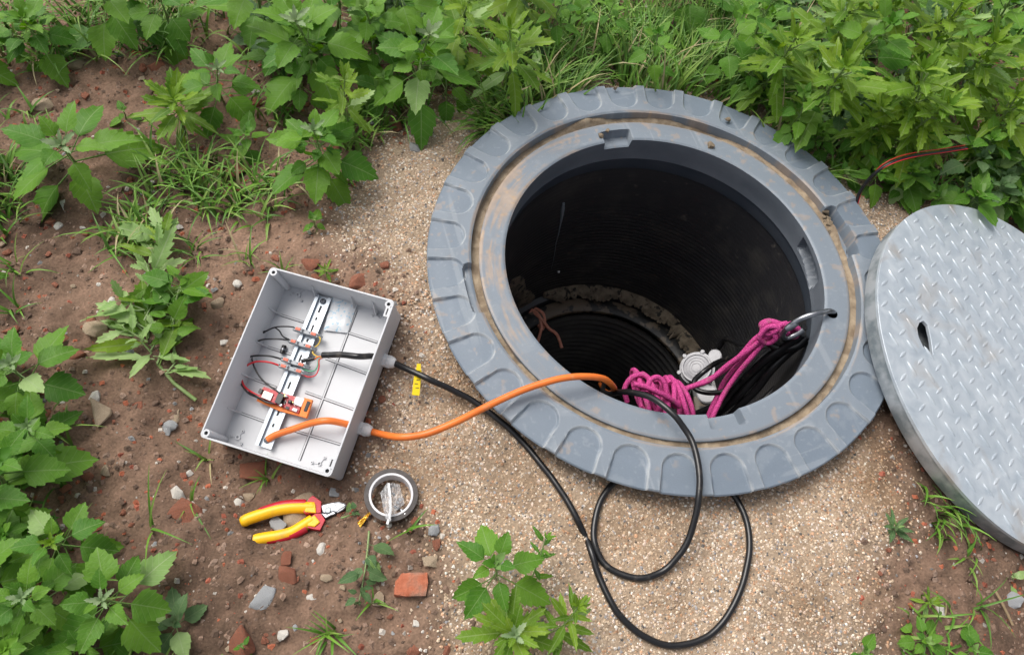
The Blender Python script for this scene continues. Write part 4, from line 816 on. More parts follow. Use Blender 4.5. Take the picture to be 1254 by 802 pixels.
# whole-cornered brick piece with a broken face
bp = onG(504, 717); b = MB(); s_ = 19*(bp-Vector((0, 0, H))).length/F
b.prism([(-s_, -.62*s_), (-.3*s_, -.70*s_), (.92*s_, -.66*s_), (1.0*s_, .1*s_), (.93*s_, .72*s_), (.1*s_, .68*s_), (-.6*s_, .62*s_), (-.98*s_, .2*s_)], -.5*s_, .55*s_)
o = b.build('brick_fragment', MT['brick'], None, bevel=.0016); o.location = bp; rough_up(o.data); tag(o, 'broken red brick block lying on gravel below the tape roll', 'brick')
for px, py, r, kd, m, nm, lab in [
    (309, 577, 15, 'f', 'brick', 'brick_fragment', 'flat dark red brick piece tucked against the box lower edge'), (229, 628, 16, 'f', 'brick', 'brick_fragment', 'round flat orange brick piece left of the pliers handles'),
    (440, 345, 13, 'a', 'brick', 'brick_fragment', 'orange brick chip beside the upper right corner of the box'), (380, 327, 11, 'a', 'brick', 'brick_fragment', 'red brick chip behind the top edge of the box'),
    (192, 82, 9, 'a', 'brick', 'brick_fragment', 'orange brick chip among weeds near the top left'), (312, 127, 10, 'a', 'brick', 'brick_fragment', 'orange brick chip between the weeds at upper middle left'),
    (291, 212, 11, 'a', 'brick', 'brick_fragment', 'dull red brick lump in the grass below the weeds'), (292, 787, 17, 'a', 'brick', 'brick_fragment', 'red brick lump at the bottom edge beside a broad leaf'),
    (94, 435, 9, 'a', 'brick', 'brick_fragment', 'red brick chip on bare soil right of the left weeds'), (487, 157, 8, 'a', 'brick', 'brick_fragment', 'red brick chip just outside the collar at top'),
    (148, 190, 8, 'a', 'brick', 'brick_fragment', 'small red brick chip below the pale centred weed'), (352, 705, 12, 'a', 'brick', 'brick_fragment', 'crumbly red lump below the pliers handles'), (176, 83, 7, 'a', 'brick', 'brick_fragment', 'dark red chip left of an orange one at top left'),
    (351, 684, 8, 'a', 'brick', 'brick_fragment', 'orange chip under the pliers on bare soil'), (535, 668, 7, 'a', 'brick', 'brick_fragment', 'tiny red chip on sand left of bottom weed'), (508, 795, 9, 'a', 'brick', 'brick_fragment', 'orange brick chip at the bottom left of the lower weed'), (1183, 661, 9, 'f', 'brick', 'brick_fragment', 'red brick chip in grass under the steel cover'),
    (322, 734, 17, 'f', 'stoneg', 'stone', 'flat angular pale grey stone on the soil below the pliers'), (374, 617, 17, 'r', 'stonet', 'stone', 'smooth tan stone above the pliers jaw'), (364, 634, 19, 'r', 'stonet', 'stone', 'tan stone between the two pliers handles'),
    (341, 643, 10, 'a', 'stoneg', 'stone', 'grey stone chip between the ends of the pliers handles'), (121, 505, 17, 'f', 'stonet', 'stone', 'half buried broad tan stone on bare soil at left'), (118, 404, 13, 'r', 'stonet', 'stone', 'half buried round tan stone near the soil crack'),
    (217, 606, 9, 'a', 'stonew', 'stone', 'white stone chip above the round brick piece'), (116, 488, 8, 'a', 'stonew', 'stone', 'pale pink stone above the half buried tan stone'), (215, 511, 9, 'f', 'stonet', 'stone', 'tan stone left of the box lower corner'),
    (208, 522, 9, 'r', 'stoneg', 'stone', 'grey stone left of the box lower corner'), (72, 277, 6, 'r', 'stonew', 'stone', 'white oval pebble on soil below the pale centred weed'), (137, 370, 6, 'r', 'stonew', 'stone', 'pale yellow pebble left of the uprooted weed'),
    (268, 373, 8, 'a', 'stonet', 'stone', 'grey tan stone right of the uprooted weed'), (291, 348, 6, 'r', 'stonew', 'stone', 'white pebble above the upper left box corner'), (81, 253, 6, 'a', 'stonew', 'stone', 'grey white chip under the weed at left'),
    (508, 181, 8, 'a', 'stoneg', 'stone', 'blue grey stone on the sand left of the collar'), (486, 188, 7, 'a', 'stonet', 'stone', 'tan stone beside a blue grey one left of collar'), (394, 672, 8, 'r', 'stonew', 'stone', 'pale round pebble below the pliers'), (399, 706, 9, 'r', 'stonet', 'stone', 'brown round pebble left of the trailing weed'),
    (532, 649, 9, 'r', 'stoneg', 'stone', 'purple grey pebble on sand below the tape roll'), (526, 687, 9, 'f', 'stonet', 'stone', 'pale flat chip above the red brick block'), (290, 618, 8, 'a', 'stonew', 'stone', 'pale stone left of the upper pliers handle'), (305, 610, 7, 'a', 'stonet', 'stone', 'ochre stone above the upper pliers handle'),
    (346, 777, 7, 'a', 'stonew', 'stone', 'white chip near the bottom edge below the grey slab'), (463, 732, 9, 'a', 'stonet', 'stone', 'tan chip beside the trailing weed leaf'), (412, 604, 8, 'a', 'stoneg', 'stone', 'grey stone below the box lower right corner'), (158, 432, 7, 'r', 'stoneg', 'stone', 'dark grey pebble left of the uprooted weed stem'),
    (97, 79, 11, 'r', 'stonet', 'stone', 'tan stone in the grass at the top left'), (52, 130, 12, 'r', 'stonet', 'stone', 'tan stone behind the pale centred weed at left'), (1240, 735, 9, 'a', 'stoneg', 'stone', 'grey chip by the pale leaf at lower right'), (1150, 748, 7, 'a', 'stonew', 'stone', 'pale chip on soil at lower right'), (1200, 757, 7, 'a', 'brick', 'brick_fragment', 'small red chip on soil at lower right'),
    (736, 166, 5, 'a', 'mud', 'clod', 'brown clod on the collar lip left of the top notch'), (744, 160, 4, 'a', 'mud', 'clod', 'small brown clod on the lip beside the top notch'), (870, 178, 6, 'a', 'mud', 'clod', 'brown clod on the inner lip at upper right'), (754, 108, 3, 'a', 'mud', 'clod', 'tiny clod on the top of the collar'), (891, 147, 4, 'a', 'mud', 'clod', 'crumb on a collar pad at upper right')]:
    o = stone(nm, px, py, r, kd, m, lab, {'brick_fragment': 'brick piece', 'stone': 'stone', 'clod': 'clod'}[nm])
    if nm == 'clod': o.scale = [q*.8 for q in o.scale]; o.location = at(px, py, .057 if r != 3 and r != 4 else .072)
    if nm == 'clod' and px == 744: o.location = at(px, py, .06)
for k, (px, py) in enumerate([(1013, 262), (1014, 268), (1016, 274), (1018, 281), (1012, 272), (1010, 266), (1019, 276), (1015, 284), (1011, 259)]):
    o = stone('clod', px, py, random.uniform(3, 5), 'a', 'mud', 'dry brown clod heaped in the collar recess at right', 'clod', 'clods heaped in the collar recess'); o.location = at(px, py, .048+.004*(k % 3)); o.scale = [q*.75 for q in o.scale]
def free(px, py):
    if not (0 <= px <= 1254 and 0 <= py <= 802): return False
    p = onG(px, py); s_ = sandmask(p.x, p.y)
    if math.hypot(p.x-RC.x, p.y-RC.y) < .46 or s_ > .5: return False
    l = BRT @ (p-BOXO)
    if abs(l.x) < hw+.01 and abs(l.y) < hl+.01: return False
    return True
cnt = {}
for k in range(1400):
    px, py = random.uniform(0, 560) if random.random() < .85 else random.uniform(1050, 1254), random.uniform(40, 802)
    if not free(px, py) or (px > 1000 and py < 640): continue
    t_ = random.choices([('brick', 'brick_crumb', 'small red brick crumb lying on the brown soil', 'red brick crumbs on the soil', 'brick piece'), ('stoneg', 'pebble', 'small grey pebble lying on the brown soil', 'grey pebbles on the soil', 'pebble'),
                         ('stonew', 'pebble', 'small whitish pebble lying on the brown soil', 'whitish pebbles on the soil', 'pebble'), ('stonet', 'pebble', 'small tan pebble lying on the brown soil', 'tan pebbles on the soil', 'pebble'),
                         ('clod', 'clod', 'small brown earth clod lying on the soil', 'earth clods on the soil', 'clod')], [46, 9, 12, 12, 26])[0]
    if cnt.get(t_[3], 0) >= {'brick': 230, 'clod': 120, 'stoneg': 26, 'stonet': 45}.get(t_[0], 50): continue
    cnt[t_[3]] = cnt.get(t_[3], 0)+1
    stone(t_[1], px, py, 2.+4.2*random.random()**2.2, random.choice('aarf'), t_[0], t_[2], t_[4], t_[3])

# ------------------------------------------------------------------ leaves and weeds
def leaf_mesh(kind, var):
    r_ = random.Random(var*13+ord(kind)); st = []
    if kind == 'A': wd, nt_, dep, pet = r_.uniform(.36, .46), r_.choice((5, 6, 7)), .13, .50      # broad, coarsely toothed
    elif kind == 'a': wd, nt_, dep, pet = r_.uniform(.33, .40), 5, .06, .30     # ovate, nearly smooth
    elif kind == 'B': wd, nt_, dep, pet = r_.uniform(.17, .24), r_.choice((4, 5)), r_.uniform(.28, .42), .2     # narrow, deeply lobed
    else: wd, nt_, dep, pet = r_.uniform(.13, .17), 4, .15, .10                 # lance
    ty = [0.]+[x for i in range(nt_) for x in ((i+.45)/nt_*.9+.03, (i+.62)/nt_*.9+.045)]+[1.]
    def env(t):
        if kind in 'Aa': return (math.sin(math.pi*min(1, t**.62))**.85)*(1-.12*t)
        if kind == 'B': return .30+.75*math.sin(math.pi*t**.75) if t < .98 else .05
        return math.sin(math.pi*t**.7)**.9
    dr, fo, tw = r_.uniform(.10, .34), r_.uniform(.12, .32), r_.uniform(-.25, .25)
    vs = []; fs = []; n = len(ty)
    for i, t in enumerate(ty):
        tooth = 0 if i in (0, n-1) else (1 if i % 2 else 1-dep)
        w = wd*env(t)*tooth if 0 < i < n-1 else .004
        if i % 2 == 0 and 0 < i < n-1 and kind == 'B': w = max(w, .045)
        for s_ in (-1, -.5, 0, .5, 1):
            x = s_*w; ys = t+(.05 if abs(s_) == 1 and i % 2 and 0 < i < n-1 else 0)
            z = fo*abs(x)-dr*t*t-.10*abs(x)**2/wd+tw*x*t+.025*math.sin(9*t+var+(3 if s_ > 0 else 0))*abs(s_)
            vs.append((x, ys, z))
    for i in range(n-1):
        for q in range(4): a = i*5+q; fs.append((a, a+1, a+6, a+5))
    o_ = len(vs); pw = .016                                          # leaf stalk
    for y in (-pet, 0.03): vs += [(-pw, y, 0), (0, y, .018), (pw, y, 0), (0, y, -.018)]
    for q in range(4): fs.append((o_+q, o_+(q+1) % 4, o_+4+(q+1) % 4, o_+4+q))
    me = bpy.data.meshes.new('leaf'); me.from_pydata(vs, [], fs); me.polygons.foreach_set('use_smooth', [True]*len(fs)); me['pet'] = pet
    return me
LV = {}
def lmesh(kind, m):
    k = (kind, m, random.randrange(6))
    if k not in LV: me = leaf_mesh(kind, k[2]); me.materials.append(MT[m]); LV[k] = me
    return LV[k]
NLEAF = 0
def put_leaf(root, pos, dr, ln, kind, m, roll=0., name='leaf'):
    global NLEAF
    if random.random() < .035: m = 'leafP'
    me = lmesh(kind, m); y = dr.normalized(); x = y.cross(Vector((0, 0, 1)))
    x = Vector((1, 0, 0)) if x.length < .05 else x.normalized(); z = x.cross(y)
    Rm = Matrix((x, y, z)).transposed() @ Matrix.Rotation(roll, 3, 'Y')
    o = bpy.data.objects.new(name, me); C.objects.link(o); o.parent = root; NLEAF += 1
    mw = Matrix.Translation(pos+y*ln*me['pet']) @ Rm.to_4x4() @ Matrix.Diagonal((ln*random.uniform(.88, 1.12), ln, ln, 1)); o.matrix_local = mw
    return o
def shoot_part(root, pos, ax, s_, kind, m, n=7):
    b_ = MB()
    for k in range(n):                                              # young leaves at the tip, joined because they are tiny
        a = k*2.4; el = .5+.9*k/n; p = ax.orthogonal().normalized(); q = ax.cross(p)
        d_ = (p*math.cos(a)+q*math.sin(a))*math.cos(el)+ax*math.sin(el); ln = s_*(1-.55*k/n); me = lmesh(kind, m)
        y = d_; x = y.cross(ax); x = x.normalized() if x.length > .01 else p; z = x.cross(y)
        b_.add([pos+x*v.co.x*ln+y*(v.co.y+.1)*ln+z*v.co.z*ln for v in me.vertices], [tuple(f.vertices) for f in me.polygons])
    return b_.build('young_shoot', MT[m], root, 180)
def weed(name, px, py, h, R, kind, label, group=None, n=None, m=None, base=None, side=0, flat=False, tip=None, cat='weed', az0=None, lean=.42, sprig=False):
    g = 0.; h = h if flat else h*.62
    for _ in range(5): apex = at(px, py, g+h); g = g1(apex.x, apex.y)
    if base is None:
        sdv = (Vector((0, 0, 1))*(1-lean)+(Vector((0, 0, H))-apex).normalized()*lean).normalized(); bs = apex-sdv*(h/sdv.z)
        bs.x += random.uniform(-.08, .08)*h; bs.y += random.uniform(-.08, .08)*h
        rv = Vector((bs.x-RC.x, bs.y-RC.y))
        if rv.length < .47: rv = rv.normalized()*.47; bs.x, bs.y = RC.x+rv.x, RC.y+rv.y
        bs.z = g1(bs.x, bs.y)-.004
    else: bs = onG(*base)
    Rw = R*(apex-Vector((0, 0, H))).length/F
    root = thing(name, label, cat, bs, group); ax_v = apex-bs; L_ = ax_v.length; bend = Vector((random.uniform(-.08, .08), random.uniform(-.08, .08), 0))*L_*(2 if flat else 1)
    sp = lambda t: ax_v*t+bend*math.sin(math.pi*t)
    b_ = MB(); sr = max(.0018, Rw*.03); b_.tube([sp(t) for t in np.linspace(0, 1, 7)], [sr*(1-.55*t) for t in np.linspace(0, 1, 7)], 6); b_.build('stem', MT['stem'], root, 70)
    lm = m or {'A': 'leafA', 'a': 'leafA', 'B': 'leafB', 'L': 'leafB'}[kind]; n = int((n or {'A': 13, 'a': 10, 'B': 19, 'L': 16}[kind])*(1 if flat else 1.15 if kind in 'Aa' else 1.35))
    l0 = Rw*{'A': .66, 'a': .68, 'B': .74, 'L': .85}[kind]; az = random.uniform(0, 6.28) if az0 is None else az0
    A = ax_v.normalized(); Pp = Vector((0, 0, 1)).cross(A) if flat else A.orthogonal(); Pp = Pp.normalized() if Pp.length > .01 else Vector((1, 0, 0)); Qp = A.cross(Pp)
    for i in range(n):
        f = i/(n-1); t = (.22 if flat else .30)+(.70 if not flat else .75)*f**.8; az += 2.4+random.uniform(-.35, .35)
        if kind in 'Aa': ln = l0*(1-.62*f**1.6)*random.uniform(.82, 1.15); el = -.12+.85*f**2+random.uniform(-.15, .15)
        else: ln = l0*(1-.55*f**1.5)*random.uniform(.75, 1.15); el = .05+.95*f**1.6+random.uniform(-.2, .2)
        if flat: az_ = random.choice((0, math.pi))+random.uniform(-.45, .45); el = .7+random.uniform(-.6, .5); ln = l0*random.uniform(.45, 1.2)*(1-.3*f)
        else: az_ = az
        d_ = (Pp*math.cos(az_)+Qp*math.sin(az_))*math.cos(el)+A*math.sin(el)
        if sprig: t = .1+.9*f; ln = l0*random.uniform(.4, .75)
        pos = sp(min(t, 1))
        if flat: d_ = (d_+Vector((random.gauss(0, .35), random.gauss(0, .35), 0))); d_.z = random.uniform(-.05, .45); pos.z = pos.z+.004+random.uniform(0, .012)
        put_leaf(root, pos, d_, ln, kind if random.random() < (.5 if flat else .85) or kind in 'Aa' else 'L', random.choice((lm, 'leafB', lm)) if flat and kind == 'B' else lm, random.uniform(-.35, .35)*(2.2 if flat else 1))
        if side and i % (3 if flat else 2) == 0 and f < .75:                          # leafy side shoots from the axils
            d2 = (d_*.75+A*.7).normalized(); sl_p = pos+d2*ln*.55*side
            b2 = MB(); b2.tube([pos, pos+d2*ln*.3*side, sl_p], [sr*.5, sr*.45, sr*.3], 5); b2.build('side_stem', MT['stem'], root, 70)
            for k in range(4):
                a3 = k*1.7+az; pz_ = d2.orthogonal().normalized(); d3 = (pz_*math.cos(a3)+d2.cross(pz_)*math.sin(a3))*.85+d2*.6
                put_leaf(root, sl_p-d2*ln*.06*k, d3, ln*random.uniform(.35, .55), kind, lm, random.uniform(-.4, .4))
    if tip: shoot_part(root, sp(1.0), A, l0*.34, kind if kind != 'A' else 'B', tip, 8)
    else: shoot_part(root, sp(1.0), A, l0*.36, kind if kind != 'A' else 'a', lm, 6)
    return root
N1, N2 = 'broadleaf_weed', 'lobed_weed'
for a in [
 (N1, 28, 22, .20, 55, 'A', 'broad leaved weed in the grass at the very top left corner', dict(side=.6)), (N1, 75, 178, .19, 84, 'A', 'single weed with silvery centre standing on soil at left', dict(tip='shoot')),
 (N2, 213, 122, .20, 62, 'B', 'star shaped toothed weed on bare soil left of the taller cluster', dict(n=20)), (N1, 266, 84, .23, 56, 'A', 'pointed leaf weed with pale centre behind the star shaped one', dict(tip='shoot')),
 (N1, 300, 163, .10, 44, 'a', 'low rounded leaf seedling between two toothed weeds', dict(n=8)), (N1, 384, 160, .26, 74, 'A', 'tall weed with woolly centre nearest the sand at upper left', dict(tip='shoot', side=.7)),
 (N1, 383, 268, .06, 25, 'a', 'tiny four leaved seedling at the sand edge above the box', dict(n=7)), (N2, 422, 98, .32, 58, 'B', 'yellowish green toothed weed left of the dense top cluster', dict(n=15)),
 (N1, 362, 26, .36, 88, 'A', 'large broad leaved weed at top edge left of centre', dict(tip='shoot', side=.6)), (N1, 362, 70, .24, 44, 'A', 'small weed below the large broad leaved one at top', dict(tip='shoot', n=9)),
 (N1, 526, 42, .36, 82, 'A', 'big coarse toothed weed at the top in front of the grass clump', dict(tip='shoot', side=.7)), (N2, 624, 36, .36, 72, 'B', 'bright toothed weed above the collar at top centre', dict(n=18)),
 (N1, 445, 8, .34, 66, 'A', 'broad leaved weed cut by the top edge between two taller weeds', dict(side=.6)), (N2, 575, 2, .38, 64, 'B', 'bright toothed weed cut by the top edge at centre', {}), (N1, 655, 78, .10, 32, 'a', 'pale drooping leaf seedling touching the collar at top', dict(n=6, m='leafP')),
 (N1, 470, 95, .16, 44, 'a', 'oval leaved seedling under the big toothed weed', dict(n=13)), (N1, 545, 92, .15, 46, 'A', 'shaded low weed below the top cluster beside bare soil', dict(n=9)), (N1, 690, -2, .3, 40, 'A', 'small weed at the top edge right of centre', {}),
 (N1, 806, 40, .34, 38, 'A', 'upright weed in the long grass above the collar', dict(n=10)), (N1, 752, 4, .3, 34, 'A', 'weed at the top edge over the long grass', {}), (N1, 912, 16, .38, 44, 'A', 'broad leaved weed at the top edge left of the dense thicket', {}),
 (N1, 1034, 212, .05, 32, 'a', 'flat round leaved plant just above the red striped cable', dict(n=8)), (N1, 1078, 172, .11, 38, 'a', 'rounded leaf plant above the striped cable bend', dict(n=9)), (N1, 1106, 230, .05, 36, 'a', 'round leaves touching the upper left edge of the steel cover', dict(n=8)),
 (N1, 1195, 238, .10, 54, 'a', 'oval leaved plant just above the steel cover', dict(n=11)), (N1, 1246, 240, .10, 46, 'a', 'oval leaved plant at right edge above the steel cover', {}), (N1, 1152, 240, .07, 34, 'a', 'small leaves peeping over the top of the cover', dict(n=7)),
 (N1, 12, 446, .20, 69, 'A', 'pale centred weed at left edge above the other left weeds', dict(tip='shoot')), (N1, 33, 522, .20, 56, 'A', 'second weed down the left edge with silvery centre', dict(tip='shoot')), (N1, -8, 565, .22, 88, 'A', 'weed at left edge with one long leaf reaching right', {}),
 (N1, 62, 664, .22, 60, 'A', 'toothed weed with bright upright centre at lower left', dict(tip='leafB')), (N1, 26, 732, .24, 62, 'A', 'broad leaved weed at the lower left edge', dict(tip='shoot', side=.5)), (N1, 124, 735, .22, 72, 'A', 'spreading broad leaved weed at lower left with pale heart', dict(tip='shoot')),
 (N1, 212, 762, .05, 52, 'a', 'dull speckled low weed right of the lower left group', dict(n=7, m='leafD')), (N1, 98, 792, .14, 52, 'A', 'small weed at the bottom edge below the spreading one', {}), (N1, 4, 795, .2, 62, 'A', 'weed in the bottom left corner', {}), (N1, 2, 655, .16, 49, 'A', 'shaded weed at left edge behind the toothed one', {}),
 (N1, 606, 690, .22, 72, 'A', 'rounded weed standing on sand left of the black cable loop', dict(n=9)), (N2, 630, 778, .22, 72, 'B', 'bright lobed weed at the bottom edge on the sand', dict(tip='shoot', n=18)), (N2, 708, 742, .18, 50, 'L', 'narrow leaved weed on sand close to the black cable', dict(n=15, base=(668, 775))),
 (N2, 668, 660, .14, 40, 'L', 'thin sprig with small narrow leaves beside the rounded weed', dict(n=12, m='leafA', base=(640, 735), sprig=True)), (N2, 1098, 645, .03, 24, 'L', 'small dark rosette on sand below the steel cover', dict(n=9, m='leafD')), (N1, 1135, 785, .06, 30, 'A', 'leafy weed at the bottom edge right of the sand', dict(n=9)),
 (N1, 1060, 800, .05, 28, 'a', 'dark leaf at bottom edge of the sand', dict(n=5)), (N2, 1140, 738, .04, 26, 'L', 'bright narrow leaved sprig on soil at lower right', dict(n=9)), (N1, 1192, 795, .05, 30, 'a', 'small leaf plant at the bottom right edge', dict(n=6)), (N1, 1243, 706, .03, 24, 'a', 'pale grey green fallen leaf pair at right below the cover', dict(n=3, m='leafP')),
 (N1, 398, 330, .03, 20, 'L', 'tiny green sprig behind the top edge of the box', dict(n=7)), (N1, 38, 492, .05, 12, 'a', 'pair of tiny seed leaves on bare soil at left', dict(n=4)), (N1, 295, 790, .06, 18, 'a', 'dark leaf over the brick lump at bottom', dict(n=4)), (N1, 150, 135, .05, 22, 'a', 'small oval leaf seedling right of the silvery centred weed', dict(n=5))]:
    weed(*a[:7], **a[7])
thick = [(1035, 82, .42, 88, 'B', 'largest star of bright toothed leaves, nearest the collar in the thicket'), (975, 45, .38, 74, 'B', 'toothed weed at the left flank of the thicket beside long grass'), (1130, 86, .42, 84, 'B', 'toothed weed in the middle of the thicket above the striped cable end'),
         (1218, 52, .42, 80, 'B', 'tall toothed weed near the right edge of the thicket'), (1160, 132, .34, 72, 'B', 'drooping toothed weed just above the loose end of the striped cable'), (1092, 28, .42, 76, 'A', 'broad leaved weed standing between toothed ones high in the thicket'),
         (1178, 4, .44, 74, 'B', 'toothed weed cut by the top edge toward the right of the thicket'), (1042, -6, .4, 70, 'B', 'yellowish toothed weed cut by the top edge above the largest star'), (1245, 118, .32, 66, 'B', 'toothed weed cut by the right edge of the picture'),
         (1240, -4, .42, 70, 'A', 'broad leaved weed in the top right corner'), (985, 118, .24, 50, 'A', 'low broad leaved weed leaning to the collar under the thicket'), (1005, 158, .14, 40, 'A', 'small broad leaved weed touching the collar below the thicket'),
         (1080, 132, .26, 60, 'B', 'smaller toothed weed under the largest star'), (1215, 170, .2, 54, 'A', 'shaded broad leaved weed low at the right of the thicket'), (950, -4, .36, 58, 'A', 'broad leaved weed at the top edge where long grass meets the thicket'),
         (1120, -30, .44, 76, 'B', 'toothed weed mostly above the top edge of the picture'), (1252, 180, .18, 46, 'A', 'small broad leaved weed at the right edge over the cover'), (932, 72, .2, 44, 'A', 'small broad leaved weed in the long grass left of the thicket'),
         (1062, 160, .14, 44, 'A', 'small broad leaved weed between collar and striped cable'), (1140, 165, .14, 42, 'A', 'small broad leaved weed behind the striped cable')]
for px, py, h, R, k, lab in thick:
    weed(N2 if k == 'B' else N1, px, py, h, R*(.95 if k == 'B' else .85), k, lab, 'weeds of the thicket', side=.8 if k == 'B' else .5, n=17 if k == 'B' else 11)
for k in range(64):                                              # undergrowth that fills the gaps
    px, py = (random.uniform(930, 1260), random.uniform(-10, 230)) if k < 40 else (random.uniform(300, 720), random.uniform(-20, 70))
    q = onG(px, py)
    if math.hypot(q.x-RC.x, q.y-RC.y) < .58 or math.hypot(q.x-LIDC.x, q.y-LIDC.y) < .46: continue
    weed(N1, px, py, random.uniform(.07, .16), random.uniform(38, 56), random.choice('Aa'), 'small dark weed in the undergrowth beneath taller weeds', 'undergrowth weeds', m=random.choice(('leafD', 'leafA')), n=9)
for i, (px, py, h, R, k) in enumerate([(300, -30, .36, 80, 'A'), (120, -25, .3, 70, 'A'), (190, -15, .26, 56, 'A'), (500, -40, .38, 80, 'A'), (640, -50, .36, 80, 'B'), (860, -40, .3, 70, 'A'), (-60, 700, .24, 80, 'A'), (-50, 600, .24, 80, 'A'), (-50, 480, .2, 80, 'A'), (400, -50, .4, 80, 'A'), (-130, 560, .24, 80, 'A'), (-140, 680, .24, 80, 'A'), (-120, 450, .22, 80, 'A'), (-200, 620, .24, 90, 'A'), (-110, 760, .22, 80, 'A'), (-90, 180, .2, 80, 'A'), (-180, 90, .22, 80, 'A'), (-100, 20, .24, 80, 'A'), (-180, 300, .2, 70, 'A'), (-60, 330, .12, 50, 'a'), (60, 880, .22, 80, 'A'), (-60, 850, .22, 80, 'A'), (260, 880, .14, 60, 'A'), (1330, 60, .4, 80, 'B'), (1340, 170, .3, 70, 'B')]):
    weed(N1 if k == 'A' else N2, px, py, h, R, k, 'weed standing just past the picture edge', 'weeds past the picture edge')
# uprooted weeds lying on the soil
weed('uprooted_weed', 207, 285, .03, 74, 'B', 'wilted pulled up weed lying on soil left of the box', base=(240, 490, .008), flat=True, n=40, m='leafP', tip='shoot', side=.9)
weed('uprooted_weed', 222, 345, .05, 58, 'a', 'broad wilted stalk lying over the other pulled weed', base=(214, 440, .012), flat=True, n=18, m='leafA')
weed('uprooted_weed', 440, 735, .015, 34, 'a', 'flattened wilted weed trailing below the tape roll', base=(452, 650, .006), flat=True, n=14, m='leafD')
weed('uprooted_weed', 436, 628, .012, 22, 'a', 'flattened leaf cluster between pliers and tape roll', base=(418, 634, .006), flat=True, n=5, m='leafD')

# ------------------------------------------------------------------ grass
def blades(px, py, spread, n, ln, wd=.0028, lean=None):
    V_, F_, K_ = [], [], []; sc_ = (onG(px, py)-Vector((0, 0, H))).length/F
    for _ in range(n):
        a = random.uniform(0, 6.28); r_ = spread*math.sqrt(random.random()); p = onG(px+r_*math.cos(a), py+r_*math.sin(a))
        if math.hypot(p.x-RC.x, p.y-RC.y) < .405 or math.hypot(p.x-LIDC.x, p.y-LIDC.y) < .335: continue
        keep_ = (len(V_), len(F_), len(K_))
        az = random.uniform(0, 6.28) if lean is None else lean+random.gauss(0, .7); d = Vector((math.cos(az), math.sin(az), 0)); s_ = Vector((-d.y, d.x, 0))
        L_ = ln*random.uniform(.5, 1.25); w = wd*random.uniform(.6, 1.3); up = random.uniform(.75, 1.45); cv = random.uniform(.7, 1.9); o_ = len(V_); m_ = 5
        q = p+Vector((0, 0, -.003)); ang = up; base = random.choice([(.09, .21, .022), (.13, .26, .03), (.07, .165, .02), (.17, .27, .05)]); 
        if random.random() < .05: base = (.34, .29, .15)
        for k in range(m_+1):
            ww = w*(1-(k/m_)**1.7)+.0001; V_ += [q-s_*ww, q+Vector((0, 0, -ww*.5)), q+s_*ww]; K_ += [base]*3
            q = q+(d*math.cos(ang)+Vector((0, 0, 1))*math.sin(ang))*L_/m_; ang -= cv/m_
            gq = g1(q.x, q.y)+.004
            if q.z < gq: q.z = gq; ang = max(ang, 0)
        if math.hypot(q.x-RC.x, q.y-RC.y) < .432 or math.hypot(q.x-LIDC.x, q.y-LIDC.y) < .33: del V_[keep_[0]:], K_[keep_[2]:]; continue
        F_ += [(o_+k*3+c_, o_+k*3+c_+1, o_+k*3+c_+4, o_+k*3+c_+3) for k in range(m_) for c_ in (0, 1)]
    return V_, F_, K_
def grass_obj(name, patches):
    V_, F_, K_ = [], [], []
    for pt in patches:
        v, f, k = blades(*pt[:5], **(pt[5] if len(pt) > 5 else {})); o_ = len(V_); V_ += v; F_ += [tuple(i+o_ for i in q) for q in f]; K_ += k
    return npmesh(name, np.array([tuple(v) for v in V_]), np.array(F_), MT['grassm'], np.array(K_), smooth=180)
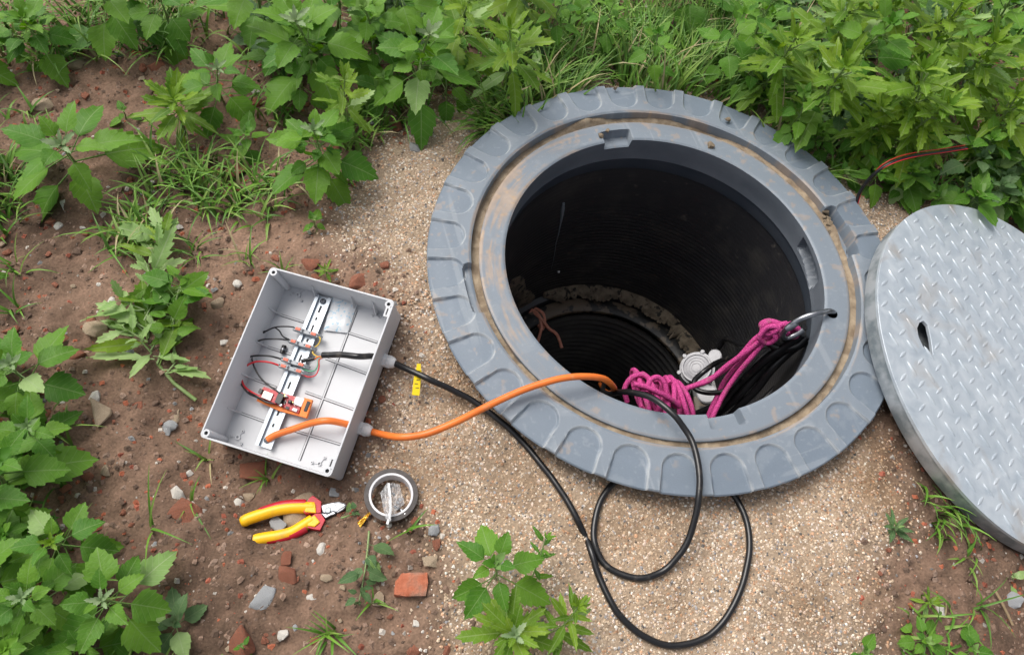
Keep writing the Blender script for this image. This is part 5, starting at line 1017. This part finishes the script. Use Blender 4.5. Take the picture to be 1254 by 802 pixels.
dense = [(130, 35, 46, 130, .13), (185, 40, 40, 110, .12), (60, 60, 38, 70, .10), (15, 40, 40, 60, .1), (232, 25, 34, 60, .12), (215, 222, 38, 80, .10), (265, 230, 40, 90, .10), (315, 245, 32, 60, .09), (345, 225, 25, 30, .08), (175, 285, 30, 55, .09), (150, 300, 22, 30, .09), (6, 235, 26, 60, .09), (10, 280, 18, 20, .08),
         (645, 130, 40, 240, .11), (610, 150, 26, 150, .10, dict(lean=3.9)), (690, 110, 30, 130, .12, dict(lean=.6)), (800, 88, 50, 260, .14, dict(lean=1.6)), (760, 74, 36, 120, .13), (850, 82, 42, 200, .14, dict(lean=.4)), (900, 110, 36, 130, .12, dict(lean=.3)), (730, 60, 40, 90, .14), (880, 60, 40, 110, .16),
         (440, 165, 26, 60, .09), (490, 130, 36, 70, .10), (470, 60, 40, 60, .10), (560, 60, 40, 70, .11), (430, 210, 18, 16, .06), (330, 120, 40, 50, .09), (640, 60, 40, 90, .12), (680, 70, 30, 60, .11), (960, 150, 40, 130, .13), (1000, 190, 36, 90, .10), (940, 40, 40, 90, .14), (1060, 100, 70, 120, .14), (1180, 100, 80, 120, .14), (1200, 215, 44, 110, .11), (1060, 175, 40, 70, .10), (1150, 205, 36, 60, .09),
         (1160, 640, 22, 24, .06, dict(lean=4.6)), (1145, 605, 20, 20, .05), (1190, 680, 16, 10, .06), (320, 30, 50, 70, .10), (420, 40, 50, 70, .1), (40, 560, 60, 60, .08), (60, 720, 70, 70, .08), (30, 180, 50, 40, .07), (1140, 780, 40, 30, .06)]+[(px_, py_, 60, 90, .14) for px_ in range(540, 1300, 70) for py_ in (-45, 5)]+[(-70, 230, 60, 90, .1), (-160, 400, 70, 90, .1), (-150, 180, 70, 90, .1), (-120, 840, 80, 80, .09), (160, 870, 60, 50, .08)]
tag(grass_obj('grass', dense), 'green grass growing between the weeds around the manhole', 'grass', kind='stuff')
for px, py, sp_x, n, ln, lab in [(20, 335, 10, 12, .085, 'sparse grass tuft on bare soil at the left edge'), (235, 615, 4, 5, .07, 'few grass blades left of the pliers'), (185, 648, 3, 4, .09, 'three long grass blades on soil at left centre'), (255, 560, 5, 6, .06, 'short grass blades below the box lower left corner'),
                              (330, 585, 6, 8, .05, 'grass tuft pressed against the box lower edge'), (345, 335, 5, 6, .05, 'short grass behind the box top edge'), (303, 320, 8, 10, .07, 'grass blades right of the uprooted weed top'), (405, 775, 9, 16, .06, 'grass tuft at the bottom edge left of the brick block'), (500, 650, 4, 4, .06, 'grass blade pair below the tape roll'),
                              (1195, 745, 6, 7, .09, 'thin grass stalks on soil at lower right'), (1165, 625, 8, 12, .06, 'shaded grass tuft under the steel cover edge'), (240, 310, 8, 12, .07, 'grass blades above the uprooted weed'), (20, 380, 7, 8, .07, 'grass tuft left of the soil crack'), (455, 735, 5, 6, .05, 'grass blades beside the trailing weed')]:
    o = grass_obj('grass_tuft', [(px, py, sp_x, n, ln, dict(wd=.0019))]); tag(o, lab, 'grass tuft')
b = MB(); b.tube(curve([onG(1218, 722, .006), onG(1228, 740, .008), onG(1240, 765, .005)], 5), [.0022]*11, 6); tag(b.build('twig', MT['twig'], None, 60), 'dry brown twig on soil at the lower right edge', 'twig')
print('leaves', NLEAF, 'objects', len(bpy.data.objects))
